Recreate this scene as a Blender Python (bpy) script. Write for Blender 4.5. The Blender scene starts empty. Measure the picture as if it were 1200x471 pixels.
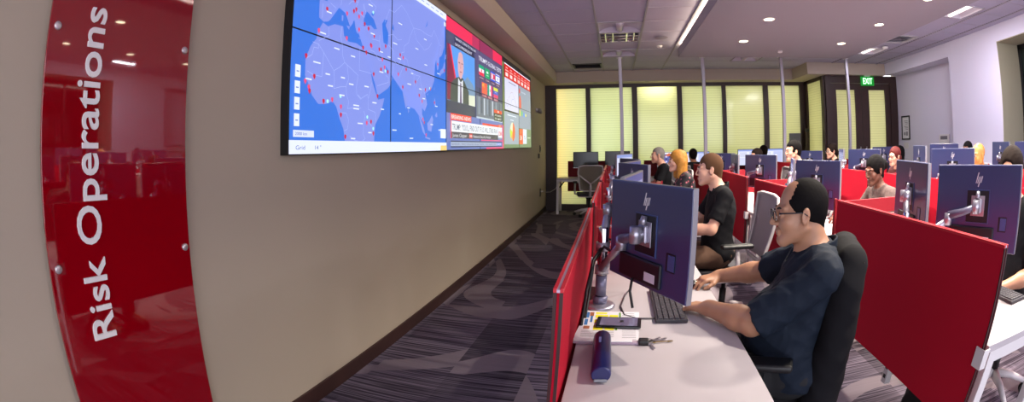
import bpy, bmesh, math, random
import numpy as np
from mathutils import Vector, Matrix, Euler
random.seed(7)
PI = math.pi
COL = bpy.context.scene.collection
CAMZ = 1.405

# ---------------------------------------------------------------- materials
def lin(c):
    if isinstance(c, str):
        c = c.lstrip('#'); c = tuple(int(c[i:i+2], 16)/255 for i in (0, 2, 4))
    return tuple(((x/12.92) if x <= .04045 else ((x+.055)/1.055)**2.4) for x in c) + (1.0,)
_M = {}
def mat(name, color, rough=.5, metal=0., coat=0., spec=.5, bump=None, var=None, emit=None, strength=1., sheen=0.):
    """bump=(scale,strength) fine noise bump; var=(scale,amount) slight noise variation of the colour."""
    if name in _M: return _M[name]
    m = bpy.data.materials.new(name); m.use_nodes = True; nt = m.node_tree
    b = nt.nodes['Principled BSDF']
    b.inputs['Base Color'].default_value = lin(color)
    b.inputs['Roughness'].default_value = rough; b.inputs['Metallic'].default_value = metal
    b.inputs['Coat Weight'].default_value = coat; b.inputs['Specular IOR Level'].default_value = spec
    b.inputs['Sheen Weight'].default_value = sheen
    tc = nt.nodes.new('ShaderNodeTexCoord')
    if var:
        n = nt.nodes.new('ShaderNodeTexNoise'); n.inputs['Scale'].default_value = var[0]; n.inputs['Detail'].default_value = 4
        nt.links.new(tc.outputs['Object'], n.inputs['Vector'])
        mx = nt.nodes.new('ShaderNodeMixRGB'); c = lin(color); a = var[1]
        mx.inputs[1].default_value = tuple(x*(1-a) for x in c[:3])+(1,); mx.inputs[2].default_value = tuple(min(1, x*(1+a)) for x in c[:3])+(1,)
        nt.links.new(n.outputs['Fac'], mx.inputs[0]); nt.links.new(mx.outputs[0], b.inputs['Base Color'])
    if bump:
        n = nt.nodes.new('ShaderNodeTexNoise'); n.inputs['Scale'].default_value = bump[0]; n.inputs['Detail'].default_value = 3
        nt.links.new(tc.outputs['Object'], n.inputs['Vector'])
        bp = nt.nodes.new('ShaderNodeBump'); bp.inputs['Strength'].default_value = bump[1]; bp.inputs['Distance'].default_value = .0025
        nt.links.new(n.outputs['Fac'], bp.inputs['Height']); nt.links.new(bp.outputs[0], b.inputs['Normal'])
    if emit:
        b.inputs['Emission Color'].default_value = lin(emit); b.inputs['Emission Strength'].default_value = strength
    _M[name] = m
    return m
def glow(color, strength=1.0):
    """flat emitting picture colour of a lit display"""
    key = 'display %s %.2f' % (color, strength)
    if key in _M: return _M[key]
    m = bpy.data.materials.new(key); m.use_nodes = True; nt = m.node_tree
    b = nt.nodes['Principled BSDF']; b.inputs['Base Color'].default_value = (.01, .01, .012, 1); b.inputs['Roughness'].default_value = .35
    b.inputs['Emission Color'].default_value = lin(color); b.inputs['Emission Strength'].default_value = strength
    _M[key] = m
    return m

# ---------------------------------------------------------------- mesh helpers
def box(bm, lo, hi, bevel=0., seg=2, M=None, mi=0):
    r = bmesh.ops.create_cube(bm, size=1.0); vs = r['verts']
    c = [(a+b)/2 for a, b in zip(lo, hi)]; s = [abs(b-a) for a, b in zip(lo, hi)]
    for v in vs: v.co = Vector((v.co.x*s[0]+c[0], v.co.y*s[1]+c[1], v.co.z*s[2]+c[2]))
    fs = list({f for v in vs for f in v.link_faces})
    if bevel:
        es = list({e for v in vs for e in v.link_edges})
        rb = bmesh.ops.bevel(bm, geom=es, offset=min(bevel, min(s)*.49), segments=seg, affect='EDGES', profile=.5)
        vs = list({v for f in rb['faces'] for v in f.verts} | {v for v in vs if v.is_valid})
        fs = list({f for v in vs for f in v.link_faces})
    for f in fs: f.material_index = mi
    if M is not None: bmesh.ops.transform(bm, matrix=M, verts=vs)
    return vs
def tube(bm, pts, r, seg=10, caps=True, mi=0, closed=False):
    pts = [Vector(p) for p in pts]; n = len(pts)
    rs = r if isinstance(r, (list, tuple)) else [r]*n
    rings = []; up = None
    for i, p in enumerate(pts):
        if closed: t = pts[(i+1) % n]-pts[i-1]
        else: t = pts[min(i+1, n-1)]-pts[max(i-1, 0)]
        t.normalize()
        if up is None: up = Vector((0, 0, 1)) if abs(t.z) < .9 else Vector((1, 0, 0))
        a = t.cross(up); a.normalize(); b = a.cross(t); b.normalize(); up = b
        rings.append([bm.verts.new(p+(a*math.cos(2*PI*k/seg)+b*math.sin(2*PI*k/seg))*rs[i]) for k in range(seg)])
    m = n if closed else n-1
    for i in range(m):
        A, B = rings[i], rings[(i+1) % n]
        for k in range(seg):
            f = bm.faces.new((A[k], A[(k+1) % seg], B[(k+1) % seg], B[k])); f.smooth = True; f.material_index = mi
    if caps and not closed:
        f = bm.faces.new(rings[0][::-1]); f.material_index = mi
        f = bm.faces.new(rings[-1]); f.material_index = mi
def lathe(bm, prof, seg=24, c=(0, 0, 0), mi=0, smooth=True):
    rings = [[bm.verts.new((c[0]+r*math.cos(2*PI*k/seg), c[1]+r*math.sin(2*PI*k/seg), c[2]+z)) for k in range(seg)] for r, z in prof]
    for A, B in zip(rings, rings[1:]):
        for k in range(seg):
            f = bm.faces.new((A[k], A[(k+1) % seg], B[(k+1) % seg], B[k])); f.smooth = smooth; f.material_index = mi
    for R, fl in ((rings[0], 1), (rings[-1], 0)):
        try:
            f = bm.faces.new(R[::-1] if fl else R); f.material_index = mi
        except ValueError: pass
def prism(bm, poly, t, M, mi=0):
    """polygon in XY extruded along +Z by t, placed by M"""
    a = [bm.verts.new(M @ Vector((x, y, 0))) for x, y in poly]; b = [bm.verts.new(M @ Vector((x, y, t))) for x, y in poly]
    fs = [bm.faces.new(a[::-1]), bm.faces.new(b)]
    n = len(poly)
    for i in range(n): fs.append(bm.faces.new((a[i], a[(i+1) % n], b[(i+1) % n], b[i])))
    for f in fs: f.material_index = mi
def poly(bm, pts, mi=0):
    f = bm.faces.new([bm.verts.new(p) for p in pts]); f.material_index = mi
    return f
def link(name, me, mats, parent=None):
    o = bpy.data.objects.new(name, me); COL.objects.link(o)
    if mats is not None:
        for m in (mats if isinstance(mats, (list, tuple)) else [mats]): me.materials.append(m)
    if parent: o.parent = parent
    return o
def mk(name, bm, mats, parent=None, fix=True):
    me = bpy.data.meshes.new(name)
    if fix: bmesh.ops.recalc_face_normals(bm, faces=bm.faces[:])
    bm.to_mesh(me); bm.free()
    return link(name, me, mats, parent)
def part(name, parent, mats, fn):
    bm = bmesh.new(); fn(bm); return mk(name, bm, mats, parent)
def tag(o, label=None, cat=None, group=None, kind=None):
    if label: o['label'] = label
    if cat: o['category'] = cat
    if group: o['group'] = group
    if kind: o['kind'] = kind
    return o
def thing(name, label, cat, loc=(0, 0, 0), rz=0., group=None):
    o = bpy.data.objects.new(name, None); COL.objects.link(o); o.empty_display_size = .1
    o.location = loc; o.rotation_euler = (0, 0, rz)
    return tag(o, label, cat, group)
def struct(name, fn, mats, label=None):
    o = part(name, None, mats, fn); o['kind'] = 'structure'
    if label: o['label'] = label
    return o
def kids(o): return [c for c in bpy.data.objects if c.parent == o]
def dup(root, loc, rz, label, group=None, name=None):
    r = root.copy(); COL.objects.link(r); r.location = loc; r.rotation_euler = (0, 0, rz); r['label'] = label
    if group: r['group'] = group
    if name: r.name = name
    for ch in CH[root.name]:
        c = ch.copy(); COL.objects.link(c); c.parent = r
        for g in CH.get(ch.name, []):
            d = g.copy(); COL.objects.link(d); d.parent = c
    return r
CH = {}
def register(root):
    CH[root.name] = [c for c in COL.objects if c.parent == root]
    for c in CH[root.name]: CH[c.name] = [g for g in COL.objects if g.parent == c]
    return root
def text_faces(s, size, bold=0., align='LEFT', spacing=1.0):
    cu = bpy.data.curves.new('lettering', 'FONT'); cu.body = s; cu.size = size; cu.offset = bold; cu.align_x = align
    cu.space_character = spacing; cu.resolution_u = 4
    o = bpy.data.objects.new('lettering', cu); COL.objects.link(o)
    bpy.context.view_layer.update()
    me = bpy.data.meshes.new_from_object(o.evaluated_get(bpy.context.evaluated_depsgraph_get()))
    vs = [tuple(v.co) for v in me.vertices]; fs = [tuple(p.vertices) for p in me.polygons]
    bpy.data.objects.remove(o); bpy.data.curves.remove(cu); bpy.data.meshes.remove(me)
    return vs, fs
def text_bm(bm, s, size, fn, bold=0., align='LEFT', depth=0., mi=0, width=None, spacing=1.0):
    """fn maps (x, y, depth) of the flat lettering to a place; width stretches the line to that length"""
    vs, fs = text_faces(s, size, bold, align, spacing)
    if not vs: return
    if width:
        x0 = min(v[0] for v in vs); x1 = max(v[0] for v in vs); k = width/(x1-x0)
        vs = [(((v[0]-x0)*k), v[1], v[2]) for v in vs]
    top = [bm.verts.new(fn(v[0], v[1], depth)) for v in vs]
    edges = {}
    for f in fs:
        try:
            q = bm.faces.new([top[i] for i in f]); q.material_index = mi
        except ValueError: continue
        for i in range(len(f)):
            e = (f[i], f[(i+1) % len(f)]); edges[e] = edges.get(e, 0)+1
    if depth:
        bot = [bm.verts.new(fn(v[0], v[1], 0)) for v in vs]
        for (a, b) in edges:
            if (b, a) not in edges:
                q = bm.faces.new((top[a], bot[a], bot[b], top[b])); q.material_index = mi

# ---------------------------------------------------------------- flat picture on a lit display
class Canvas:
    """flat picture made of coloured areas, each later area a hair in front of the earlier ones"""
    def __init__(s, fn, step=.00012, strength=1.0): s.bm = bmesh.new(); s.fn = fn; s.mats = []; s.z = 0.; s.step = step; s.st = strength
    def mi(s, c, st=None):
        m = glow(c, st or s.st)
        if m not in s.mats: s.mats.append(m)
        return s.mats.index(m)
    def area(s, pts, c, st=None, lift=True):
        if lift: s.z += s.step
        f = s.bm.faces.new([s.bm.verts.new(s.fn(u, v, s.z)) for u, v in pts]); f.material_index = s.mi(c, st)
        if len(pts) > 4: bmesh.ops.triangulate(s.bm, faces=[f], ngon_method='EAR_CLIP')
    def rect(s, u0, v0, u1, v1, c, st=None, lift=True): s.area([(u0, v0), (u1, v0), (u1, v1), (u0, v1)], c, st, lift)
    def disc(s, u, v, ru, rv, c, n=12, a0=0, a1=2*PI, lift=True):
        pts = [(u+ru*math.cos(a0+(a1-a0)*i/n), v+rv*math.sin(a0+(a1-a0)*i/n)) for i in range(n+(a1-a0 < 6.2))]
        if a1-a0 < 6.2: pts.append((u, v))
        s.area(pts, c, lift=lift)
    def line(s, pts, w, wu, c, lift=True):
        if lift: s.z += s.step
        for (a, b), (p, q) in zip(pts, pts[1:]):
            dx, dy = (p-a)*wu, (q-b); l = math.hypot(dx, dy) or 1e-6; nx, ny = -dy/l*w/wu, dx/l*w
            f = s.bm.faces.new([s.bm.verts.new(s.fn(u, v, s.z)) for u, v in ((a+nx, b+ny), (a-nx, b-ny), (p-nx, q-ny), (p+nx, q+ny))]); f.material_index = s.mi(c)
    def text(s, t, u, v, h, w, c, ratio, bold=0.):
        """t starting at (u, v), letters h tall and the line w long, both in canvas units"""
        s.z += s.step
        vs, fs = text_faces(t, 1.0, bold)
        if not vs: return
        x0 = min(p[0] for p in vs); x1 = max(p[0] for p in vs)
        B = [s.bm.verts.new(s.fn(u+(p[0]-x0)/(x1-x0)*w, v+p[1]/.73*h, s.z)) for p in vs]
        k = s.mi(c)
        for f in fs:
            try: q = s.bm.faces.new([B[i] for i in f]); q.material_index = k
            except ValueError: pass
    def done(s, name, parent): return mk(name, s.bm, s.mats, parent, fix=False)
def clip(pts, u0, v0, u1, v1):
    for ax, lim, sg in ((0, u0, 1), (0, u1, -1), (1, v0, 1), (1, v1, -1)):
        out = []
        for i in range(len(pts)):
            a, b = pts[i-1], pts[i]; ia = (a[ax]-lim)*sg >= 0; ib = (b[ax]-lim)*sg >= 0
            if ia != ib:
                t = (lim-a[ax])/(b[ax]-a[ax]); out.append((a[0]+(b[0]-a[0])*t, a[1]+(b[1]-a[1])*t))
            if ib: out.append(b)
        pts = out
        if not pts: return []
    return pts
# ---------------------------------------------------------------- blended solid shapes (people, clothes, cloth)
class Solid:
    def __init__(s, lo, hi, h):
        s.lo = np.array(lo, float); s.h = h
        s.n = np.ceil((np.array(hi)-s.lo)/h).astype(int)+1
        s.D = np.full(tuple(s.n), 9., np.float32)
        s.ax = [(s.lo[i]+h*np.arange(s.n[i])).astype(np.float32) for i in range(3)]
        s.R = np.eye(3); s.t = np.zeros(3)
    def frame(s, t=(0, 0, 0), R=None): s.t = np.array(t, float); s.R = np.eye(3) if R is None else np.array(R, float)
    def P(s, p): return s.R @ np.array(p, float)+s.t
    def _sl(s, lo, hi, m):
        i0 = np.clip(np.floor((np.array(lo)-m-s.lo)/s.h).astype(int), 0, s.n); i1 = np.clip(np.ceil((np.array(hi)+m-s.lo)/s.h).astype(int)+1, 0, s.n)
        return tuple(slice(a, b) for a, b in zip(i0, i1))
    def _mix(s, sl, d, k, mode):
        A = s.D[sl]
        if A.size == 0: return
        if mode == 's': A2, B2, sg = -A, d, -1
        else: A2, B2, sg = A, d, 1
        if k > 0:
            w = np.clip(.5+.5*(B2-A2)/k, 0, 1); r = B2*(1-w)+A2*w-k*w*(1-w)
        else: r = np.minimum(A2, B2)
        s.D[sl] = sg*r
    def cone(s, a, b, r1, r2, k=.02, mode='u', raw=False):
        a = np.array(a, float) if raw else s.P(a); b = np.array(b, float) if raw else s.P(b); r = max(r1, r2)
        sl = s._sl(np.minimum(a, b)-r, np.maximum(a, b)+r, k+3*s.h)
        X = s.ax[0][sl[0]][:, None, None]; Y = s.ax[1][sl[1]][None, :, None]; Z = s.ax[2][sl[2]][None, None, :]
        v = b-a; L = max(v@v, 1e-9)
        t = np.clip(((X-a[0])*v[0]+(Y-a[1])*v[1]+(Z-a[2])*v[2])/L, 0, 1)
        d = np.sqrt((X-a[0]-t*v[0])**2+(Y-a[1]-t*v[1])**2+(Z-a[2]-t*v[2])**2)-(r1+(r2-r1)*t)
        s._mix(sl, d, k, mode)
    def ell(s, c, r, k=.02, mode='u', rot=None):
        c = s.P(c); R = s.R if rot is None else s.R @ np.array(rot); r = np.array(r, float)
        e = np.abs(R) @ r if True else r
        sl = s._sl(c-e, c+e, k+3*s.h)
        X = s.ax[0][sl[0]][:, None, None]-c[0]; Y = s.ax[1][sl[1]][None, :, None]-c[1]; Z = s.ax[2][sl[2]][None, None, :]-c[2]
        q = [(X*R[0, i]+Y*R[1, i]+Z*R[2, i])/r[i] for i in range(3)]
        k0 = np.sqrt(q[0]**2+q[1]**2+q[2]**2); k1 = np.sqrt((q[0]/r[0])**2+(q[1]/r[1])**2+(q[2]/r[2])**2)+1e-6
        s._mix(sl, (k0*(k0-1)/k1).astype(np.float32), k, mode)
    def cut(s, p, n, k=.004):
        p = s.P(p); n = s.R @ np.array(n, float); n /= np.linalg.norm(n)
        d = (s.ax[0][:, None, None]-p[0])*n[0]+(s.ax[1][None, :, None]-p[1])*n[1]+(s.ax[2][None, None, :]-p[2])*n[2]
        w = np.clip(.5+.5*(d-s.D)/k, 0, 1); s.D = (s.D*(1-w)+d*w+k*w*(1-w)).astype(np.float32)
    def folds(s, amp, f=14., seed=0):
        X = s.ax[0][:, None, None]; Y = s.ax[1][None, :, None]; Z = s.ax[2][None, None, :]
        rs = np.random.RandomState(seed); tot = 0
        wx = X+.05*np.sin(9*Z+rs.rand()*6)+.03*np.sin(17*Y+1); wy = Y+.05*np.sin(8*X+rs.rand()*6); wz = Z+.05*np.sin(10*Y+rs.rand()*6)+.03*np.sin(15*X)
        for i in range(4):
            d = rs.randn(3); d /= np.linalg.norm(d); q = f*(1+.6*i)
            tot = tot+np.abs(np.sin(q*(wx*d[0]+wy*d[1]+wz*d[2])+rs.rand()*6))/(1+.5*i)
        s.D = (s.D+amp*(tot-1.5)).astype(np.float32)
    def mesh(s):
        D = s.D; nx, ny, nz = D.shape; I = D < 0
        c = np.zeros((nx-1, ny-1, nz-1), np.int8)
        for dx in (0, 1):
            for dy in (0, 1):
                for dz in (0, 1): c += I[dx:nx-1+dx, dy:ny-1+dy, dz:nz-1+dz]
        act = np.argwhere((c > 0) & (c < 8)); idx = np.full(c.shape, -1, np.int32)
        idx[tuple(act.T)] = np.arange(len(act))
        acc = np.zeros((len(act), 3)); cnt = np.zeros(len(act))
        cor = [(a, b, d) for a in (0, 1) for b in (0, 1) for d in (0, 1)]
        for p in cor:
            for axx in range(3):
                if p[axx]: continue
                q = list(p); q[axx] = 1
                A = D[tuple((act+p).T)]; B = D[tuple((act+q).T)]; m = (A < 0) != (B < 0)
                t = np.where(m, A/np.where(m, A-B, 1), 0); pos = np.array(p)+t[:, None]*(np.array(q)-np.array(p))
                acc += pos*m[:, None]; cnt += m
        V = s.lo+s.h*(act+acc/np.maximum(cnt, 1)[:, None]); F = []
        for axx in range(3):
            A = np.take(I, range(I.shape[axx]-1), axx); B = np.take(I, range(1, I.shape[axx]), axx)
            e = np.argwhere(A != B); o1, o2 = [(1, 2), (2, 0), (0, 1)][axx]
            e = e[(e[:, o1] > 0) & (e[:, o2] > 0) & (e[:, o1] < I.shape[o1]-1) & (e[:, o2] < I.shape[o2]-1)]
            ins = A[tuple(e.T)]
            def g(d1, d2):
                q = e.copy(); q[:, o1] += d1; q[:, o2] += d2
                return idx[tuple(q.T)]
            Q = np.stack([g(-1, -1), g(0, -1), g(0, 0), g(-1, 0)], 1)
            Q[~ins] = Q[~ins][:, ::-1]; F.append(Q)
        F = np.concatenate(F); F = F[(F >= 0).all(1)]
        me = bpy.data.meshes.new('shape'); me.vertices.add(len(V)); me.vertices.foreach_set('co', V.astype(np.float32).ravel())
        me.loops.add(F.size); me.loops.foreach_set('vertex_index', F.astype(np.int32).ravel())
        me.polygons.add(len(F)); me.polygons.foreach_set('loop_start', np.arange(0, F.size, 4, dtype=np.int32)); me.polygons.foreach_set('loop_total', np.full(len(F), 4, np.int32))
        me.update(calc_edges=True); me.validate(); me.polygons.foreach_set('use_smooth', np.ones(len(me.polygons), bool))
        return me
def rotm(yaw=0, pitch=0, roll=0):
    return np.array((Matrix.Rotation(yaw, 3, 'Z') @ Matrix.Rotation(pitch, 3, 'X') @ Matrix.Rotation(roll, 3, 'Y')))

# ---------------------------------------------------------------- people
def head_shape(S, g=1.0, nose=1., jaw=1., female=False, cheek=1.):
    E, C = S.ell, S.cone; j = jaw*(.9 if female else 1)
    E((0, -.014, .033), (.074*g, .093, .082), .01)
    E((0, .028, -.030), (.058*j, .060, .084), .02)
    E((0, .070, -.100), (.026*j, .020, .019), .018)
    for x in (-1, 1):
        C((x*.054*j, -.004, -.050), (x*.022*j, .066, -.097), .018, .018, .025)
        E((x*.036, .062, -.032), (.026*cheek, .024, .026), .02)
        C((x*.010, .088, .015), (x*.044, .072, .019), .010, .010, .012)
        E((x*.032, .096, -.003), (.015, .011, .010), .009, 's')
        E((x*.0320, .0800, -.001), (.0155, .0125, .0122), .004)
        E((x*.0322, .0950, -.0022), (.0118, .0075, .0036), .0015, 's')
        E((x*.079, -.006, -.010), (.010, .019, .032), .004, rot=rotm(-x*.35, .15, 0))
        E((x*.089, -.001, -.006), (.007, .011, .020), .003, 's', rot=rotm(-x*.35, .15, 0))
        E((x*.0105*nose, .097, -.036), (.0075, .011, .0075), .005)
    C((0, .091, .008), (0, .105+.006*nose, -.029), .0062, .0080*nose, .009)
    E((0, .102+.004*nose, -.034), (.010, .011, .0078), .006)
    E((0, .089, -.060), (.026, .010, .0075), .006); E((0, .0875, -.0715), (.022, .010, .0085), .006)
    E((0, .0995, -.0662), (.017, .009, .0012), .003, 's')
def hand_shape(S, W, fwd, back, side, g=1.0, curl=.5, spread=.05):
    """W wrist, fwd finger direction, back normal of the hand's back, side +1 when the thumb lies to fwd x back"""
    f = np.array(fwd, float); f /= np.linalg.norm(f); b = np.array(back, float); b -= f*(b@f); b /= np.linalg.norm(b); x = np.cross(f, b)*side
    W = np.array(W, float)
    def p(u, v, w): return W+(x*u+f*v+b*w)*g
    C = lambda a, c, r1, r2, k=.006: S.cone(a, c, r1*g, r2*g, k*g, raw=True)
    C(p(0, -.015, 0), p(0, .02, 0), .025, .022, .02)
    kn = [(.030, .088), (.010, .094), (-.010, .090), (-.028, .080)]; ln = [.070, .078, .073, .058]
    for (u, v), L in zip(kn, ln):
        C(p(u*.55, .01, -.002), p(u, v, .003), .0155, .0118, .014)
    for i, ((u, v), L) in enumerate(zip(kn, ln)):
        a = p(u, v, .002); ang = .15+curl*.35; cu = a; sp = spread*(1.5-i)
        for j, q in enumerate((.45, .31, .24)):
            d = (f*math.cos(ang)-b*math.sin(ang)+x*sp); d /= np.linalg.norm(d)
            nx = cu+d*L*q*g; r = (.0093, .0082, .0073)[j]; C(cu, nx, r, r*.9, .003); cu = nx; ang += curl*(.75 if j == 0 else .55)
    a = p(.020, .022, -.006); m = p(.046, .052, -.014); n = p(.052, .080, -.020); e = p(.046, .100, -.026)
    C(a, m, .0155, .0115, .012); C(m, n, .0105, .0095, .004); C(n, e, .0094, .008, .003)
def body_pose(**kw):
    P = dict(head=(0, .10, 1.20), yaw=0., pitch=0., roll=0., neck=(0, .02, 1.05), sl=(-.18, .01, 1.00), sr=(.18, .01, 1.00), chest=(0, .0, .88), belly=(0, .02, .70), hip=(0, 0, .57),
             el=(-.25, .12, .79), er=(.25, .12, .79), wl=(-.14, .37, .785), wr=(.14, .37, .785), kl=(-.12, .44, .56), kr=(.12, .44, .56), al=(-.13, .42, .10), ar=(.13, .42, .10),
             fl=(.15, 1, -.12), fr=(-.15, 1, -.12), w=1., d=1., belly_d=0., arm=1., curl=.55)
    P.update(kw); return P
def torso_shape(S, P, e=0., arms=True):
    E, C = S.ell, S.cone; w, d = P['w'], P['d']
    E(P['chest'], (.158*w+e, .112*d+e, .185+e), .05)
    E(P['belly'], (.148*w+e, .112*d+P['belly_d']+e, .150+e), .06)
    E(P['hip'], (.165*w+e, .130*d+e, .115+e), .06)
    sl, sr, nk = map(np.array, (P['sl'], P['sr'], P['neck']))
    C(sl+(sr-sl)*.08, sr+(sl-sr)*.08, .056+e*.8, .056+e*.8, .04)
    for sh in (sl, sr): C(nk+(0, 0, -.02), sh+(nk-sh)*.14, .050+e*.5, .052+e*.6, .04)
def arm_shape(S, sh, el, wr, a=1.):
    S.cone(sh, el, .050*a, .040*a, .03); S.cone(el, np.array(el)+(np.array(wr)-el)*.35, .040*a, .039*a, .02); S.cone(np.array(el)+(np.array(wr)-el)*.3, wr, .040*a, .0255*a, .02)
def person(label, loc, rz, h, P, skin, shirt, trousers, hair=None, group=None, female=False, sleeve=.72, collar=True, glasses=False, nose=1., jaw=1., hands=True, neck_r=.056, shirt_mat=None,
           fold=.003, brow='#1d1512', lip=None, shoes=True, cheek=1., folds_f=36., hg=1.0, lean_cut=None, bag=.012, lower_lo=.0):
    root = thing('person', label, 'person', loc, rz, group)
    pts = [np.array(P[k], float) for k in ('head', 'sl', 'sr', 'el', 'er', 'wl', 'wr', 'kl', 'kr', 'al', 'ar', 'hip', 'belly')]
    lo = np.min(pts, 0)-[.24, .24, .13]; hi = np.max(pts, 0)+[.24, .26, .17]; lo[2] = max(lo[2], -.001)
    hr = rotm(P['yaw'], P['pitch'], P['roll']); H = np.array(P['head'], float)
    # --- body, one continuous skin
    S = Solid(lo, hi, h); torso_shape(S, P)
    for q in ('l', 'r'):
        arm_shape(S, np.array(P['s'+q]), np.array(P['e'+q]), P['w'+q], P['arm'])
        hp = np.array(P['hip'])+(-.085 if q == 'l' else .085, .03, -.02)
        S.cone(hp, P['k'+q], .082, .058, .03); S.cone(P['k'+q], P['a'+q], .056, .040, .02)
        S.cone(P['a'+q], np.array(P['a'+q])+(0, .15, -.045), .038, .030, .02)
        hd = np.array(P['f'+q], float)
        if hands: hand_shape(S, np.array(P['w'+q]), hd, (0, 0, 1), 1 if q == 'l' else -1, hg, P['curl'])
        else: S.cone(P['w'+q], np.array(P['w'+q])+hd/np.linalg.norm(hd)*.12, .028, .02, .01)
    nb = np.array(P['neck'], float)
    S.cone(nb+(0, .0, -.03), H+hr@np.array((0, -.030, -.055)), neck_r*1.08, neck_r*.98, .03)
    S.frame(H, hr); head_shape(S, nose=nose, jaw=jaw, female=female, cheek=cheek)
    link('body', S.mesh(), skin, root); S.frame()
    # --- eyes, brows, lips
    R4 = Matrix.Translation(Vector(H)) @ Matrix(hr.tolist()).to_4x4()
    for x in (-1, 1):
        bm = bmesh.new(); bmesh.ops.create_uvsphere(bm, u_segments=16, v_segments=10, radius=.0108, matrix=R4 @ Matrix.Translation((x*.0322, .0805, -.0015)))
        for f in bm.faces: f.smooth = True
        c = R4 @ Vector((x*.0322, .0805+.0108, -.0015))
        for f in bm.faces:
            if (f.calc_center_median()-c).length < .0058: f.material_index = 1
        eye = mk('eye', bm, [M_EYE, M_IRIS], root)
        part('eyebrow', root, mat('brow '+brow, brow, .9), lambda bm: tube(bm, [R4 @ Vector(q) for q in ((x*.014, .0945, .0175), (x*.030, .0905, .0225), (x*.045, .0775, .0185))], [.0030, .0038, .0020], 6))
    if lip:
        S2 = Solid(H-.13, H+.13, .0028); S2.frame(H, hr)
        S2.ell((0, .0893, -.0608), (.0225, .0105, .0058), .003); S2.ell((0, .0880, -.0712), (.0190, .0105, .0070), .003); S2.ell((0, .105, -.0662), (.021, .011, .0014), .002, 's'); S2.cut((0, .086, 0), (0, -1, 0))
        link('lips', S2.mesh(), lip, root)
    # --- shirt
    S = Solid(lo, hi, h); torso_shape(S, P, bag)
    for q in ('l', 'r'):
        sh, el = np.array(P['s'+q], float), np.array(P['e'+q], float); wr = np.array(P['w'+q], float)
        T = Solid(lo, hi, h)
        if sleeve <= 1:
            en = sh+(el-sh)*sleeve; T.cone(sh, en+(el-sh)*.12, .048*P['arm']+bag*.8, .049*P['arm']+bag*1.4, .01); T.cut(en, el-sh)
        else:
            T.cone(sh, el, .052*P['arm']+bag, .043*P['arm']+bag, .02); en = el+(wr-el)*(sleeve-1); T.cone(el, en+(wr-el)*.1, .043*P['arm']+bag, .030*P['arm']+bag, .02); T.cut(en, wr-el)
        w = np.clip(.5+.5*(T.D-S.D)/.025, 0, 1); S.D = (T.D*(1-w)+S.D*w-.025*w*(1-w)).astype(np.float32)
    if fold: S.folds(fold, folds_f, seed=int(loc[0]*10) & 15)
    fwd = hr@np.array((0, 1, 0)); 
    S.cone(nb+(0, .012, .0), nb+(0, .05, .16), neck_r+.003, neck_r+.045, .01, 's')
    if collar: S.cone(nb+(0, .10, -.075), nb+(0, .10, .06), .004, .034, .01, 's')
    S.cut(np.array(P['hip'])+(0, 0, -.05), (0, 0, -1))
    top = link('shirt', S.mesh(), shirt, root)
    if collar:
        S = Solid(nb-.2, nb+.2, max(h*.7, .004)); r = neck_r+.014
        S.cone(nb+(0, -.004, -.025), nb+(0, -.008, .042), r+.012, r+.004, .004); S.cone(nb+(0, -.004, -.06), nb+(0, -.004, .08), r+.003, r-.004, .002, 's'); S.cut(nb+(0, 0, .028), (0, .35, 1)); S.cut(nb+(0, 0, -.03), (0, 0, -1))
        S.cone(nb+(0, .12, -.08), nb+(0, .09, .08), .012, .040, .004, 's')
        for x in (-1, 1): S.cone(nb+(x*.050, r*.72, .006), nb+(x*.078, r+.004, -.030), .009, .005, .008)
        link('collar', S.mesh(), shirt, root)
    # --- trousers and shoes
    S = Solid(lo, hi, max(h, .007)); S.ell(P['hip'], (.165*P['w']+bag*.8, .130*P['d']+bag*.8, .115+bag*.6), .06)
    for q in ('l', 'r'):
        hp = np.array(P['hip'])+(-.085 if q == 'l' else .085, .03, -.02); an = np.array(P['a'+q]); k = np.array(P['k'+q])
        T = Solid(lo, hi, max(h, .007)); T.cone(hp, k, .095, .072, .03); T.cone(k, an+(0, 0, .0), .070, .060, .02); T.cut(an+(0, 0, -.015), (0, 0, -1))
        w = np.clip(.5+.5*(T.D-S.D)/.03, 0, 1); S.D = (T.D*(1-w)+S.D*w-.03*w*(1-w)).astype(np.float32)
    S.folds(.003, 30, 5); link('trousers', S.mesh(), trousers, root)
    if shoes:
        for q in ('l', 'r'):
            an = np.array(P['a'+q]); S = Solid(an-[.08, .1, .12], an+[.08, .26, .08], .007)
            S.cone(an+(0, -.03, -.055), an+(0, .16, -.068), .045, .038, .02); S.cone(an, an+(0, .05, -.04), .044, .044, .02); S.cut((0, 0, an[2]-.098), (0, 0, -1)); S.cut(an+(0, 0, .02), (0, 0, 1))
            link('shoe', S.mesh(), mat('black shoe leather', '#15130f', .45), root)
    if hair: hair(root, H, hr, h)
    if glasses:
        def rim(bm):
            for x in (-1, 1):
                pts = [R4 @ Vector((x*.034+.0265*math.copysign(abs(math.cos(a))**.6, math.cos(a)), .109-.012*abs(math.cos(a)+x*0)*0-.10*abs(x*.034+.0265*math.cos(a))**2*4, -.003+.0150*math.copysign(abs(math.sin(a))**.7, math.sin(a)))) for a in [2*PI*i/20 for i in range(20)]]
                tube(bm, pts, .0024, 6, closed=True)
                tube(bm, [R4 @ Vector(q) for q in ((x*.060, .094, .006), (x*.074, .070, .007), (x*.082, .005, .004), (x*.084, -.018, -.012))], [.003, .0027, .0024, .002], 6)
            tube(bm, [R4 @ Vector(q) for q in ((-.008, .1085, .004), (0, .112, .007), (.008, .1085, .004))], .002, 6)
        gl = part('glasses', root, mat('spectacle frame', '#191a22', .25), rim)
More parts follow.
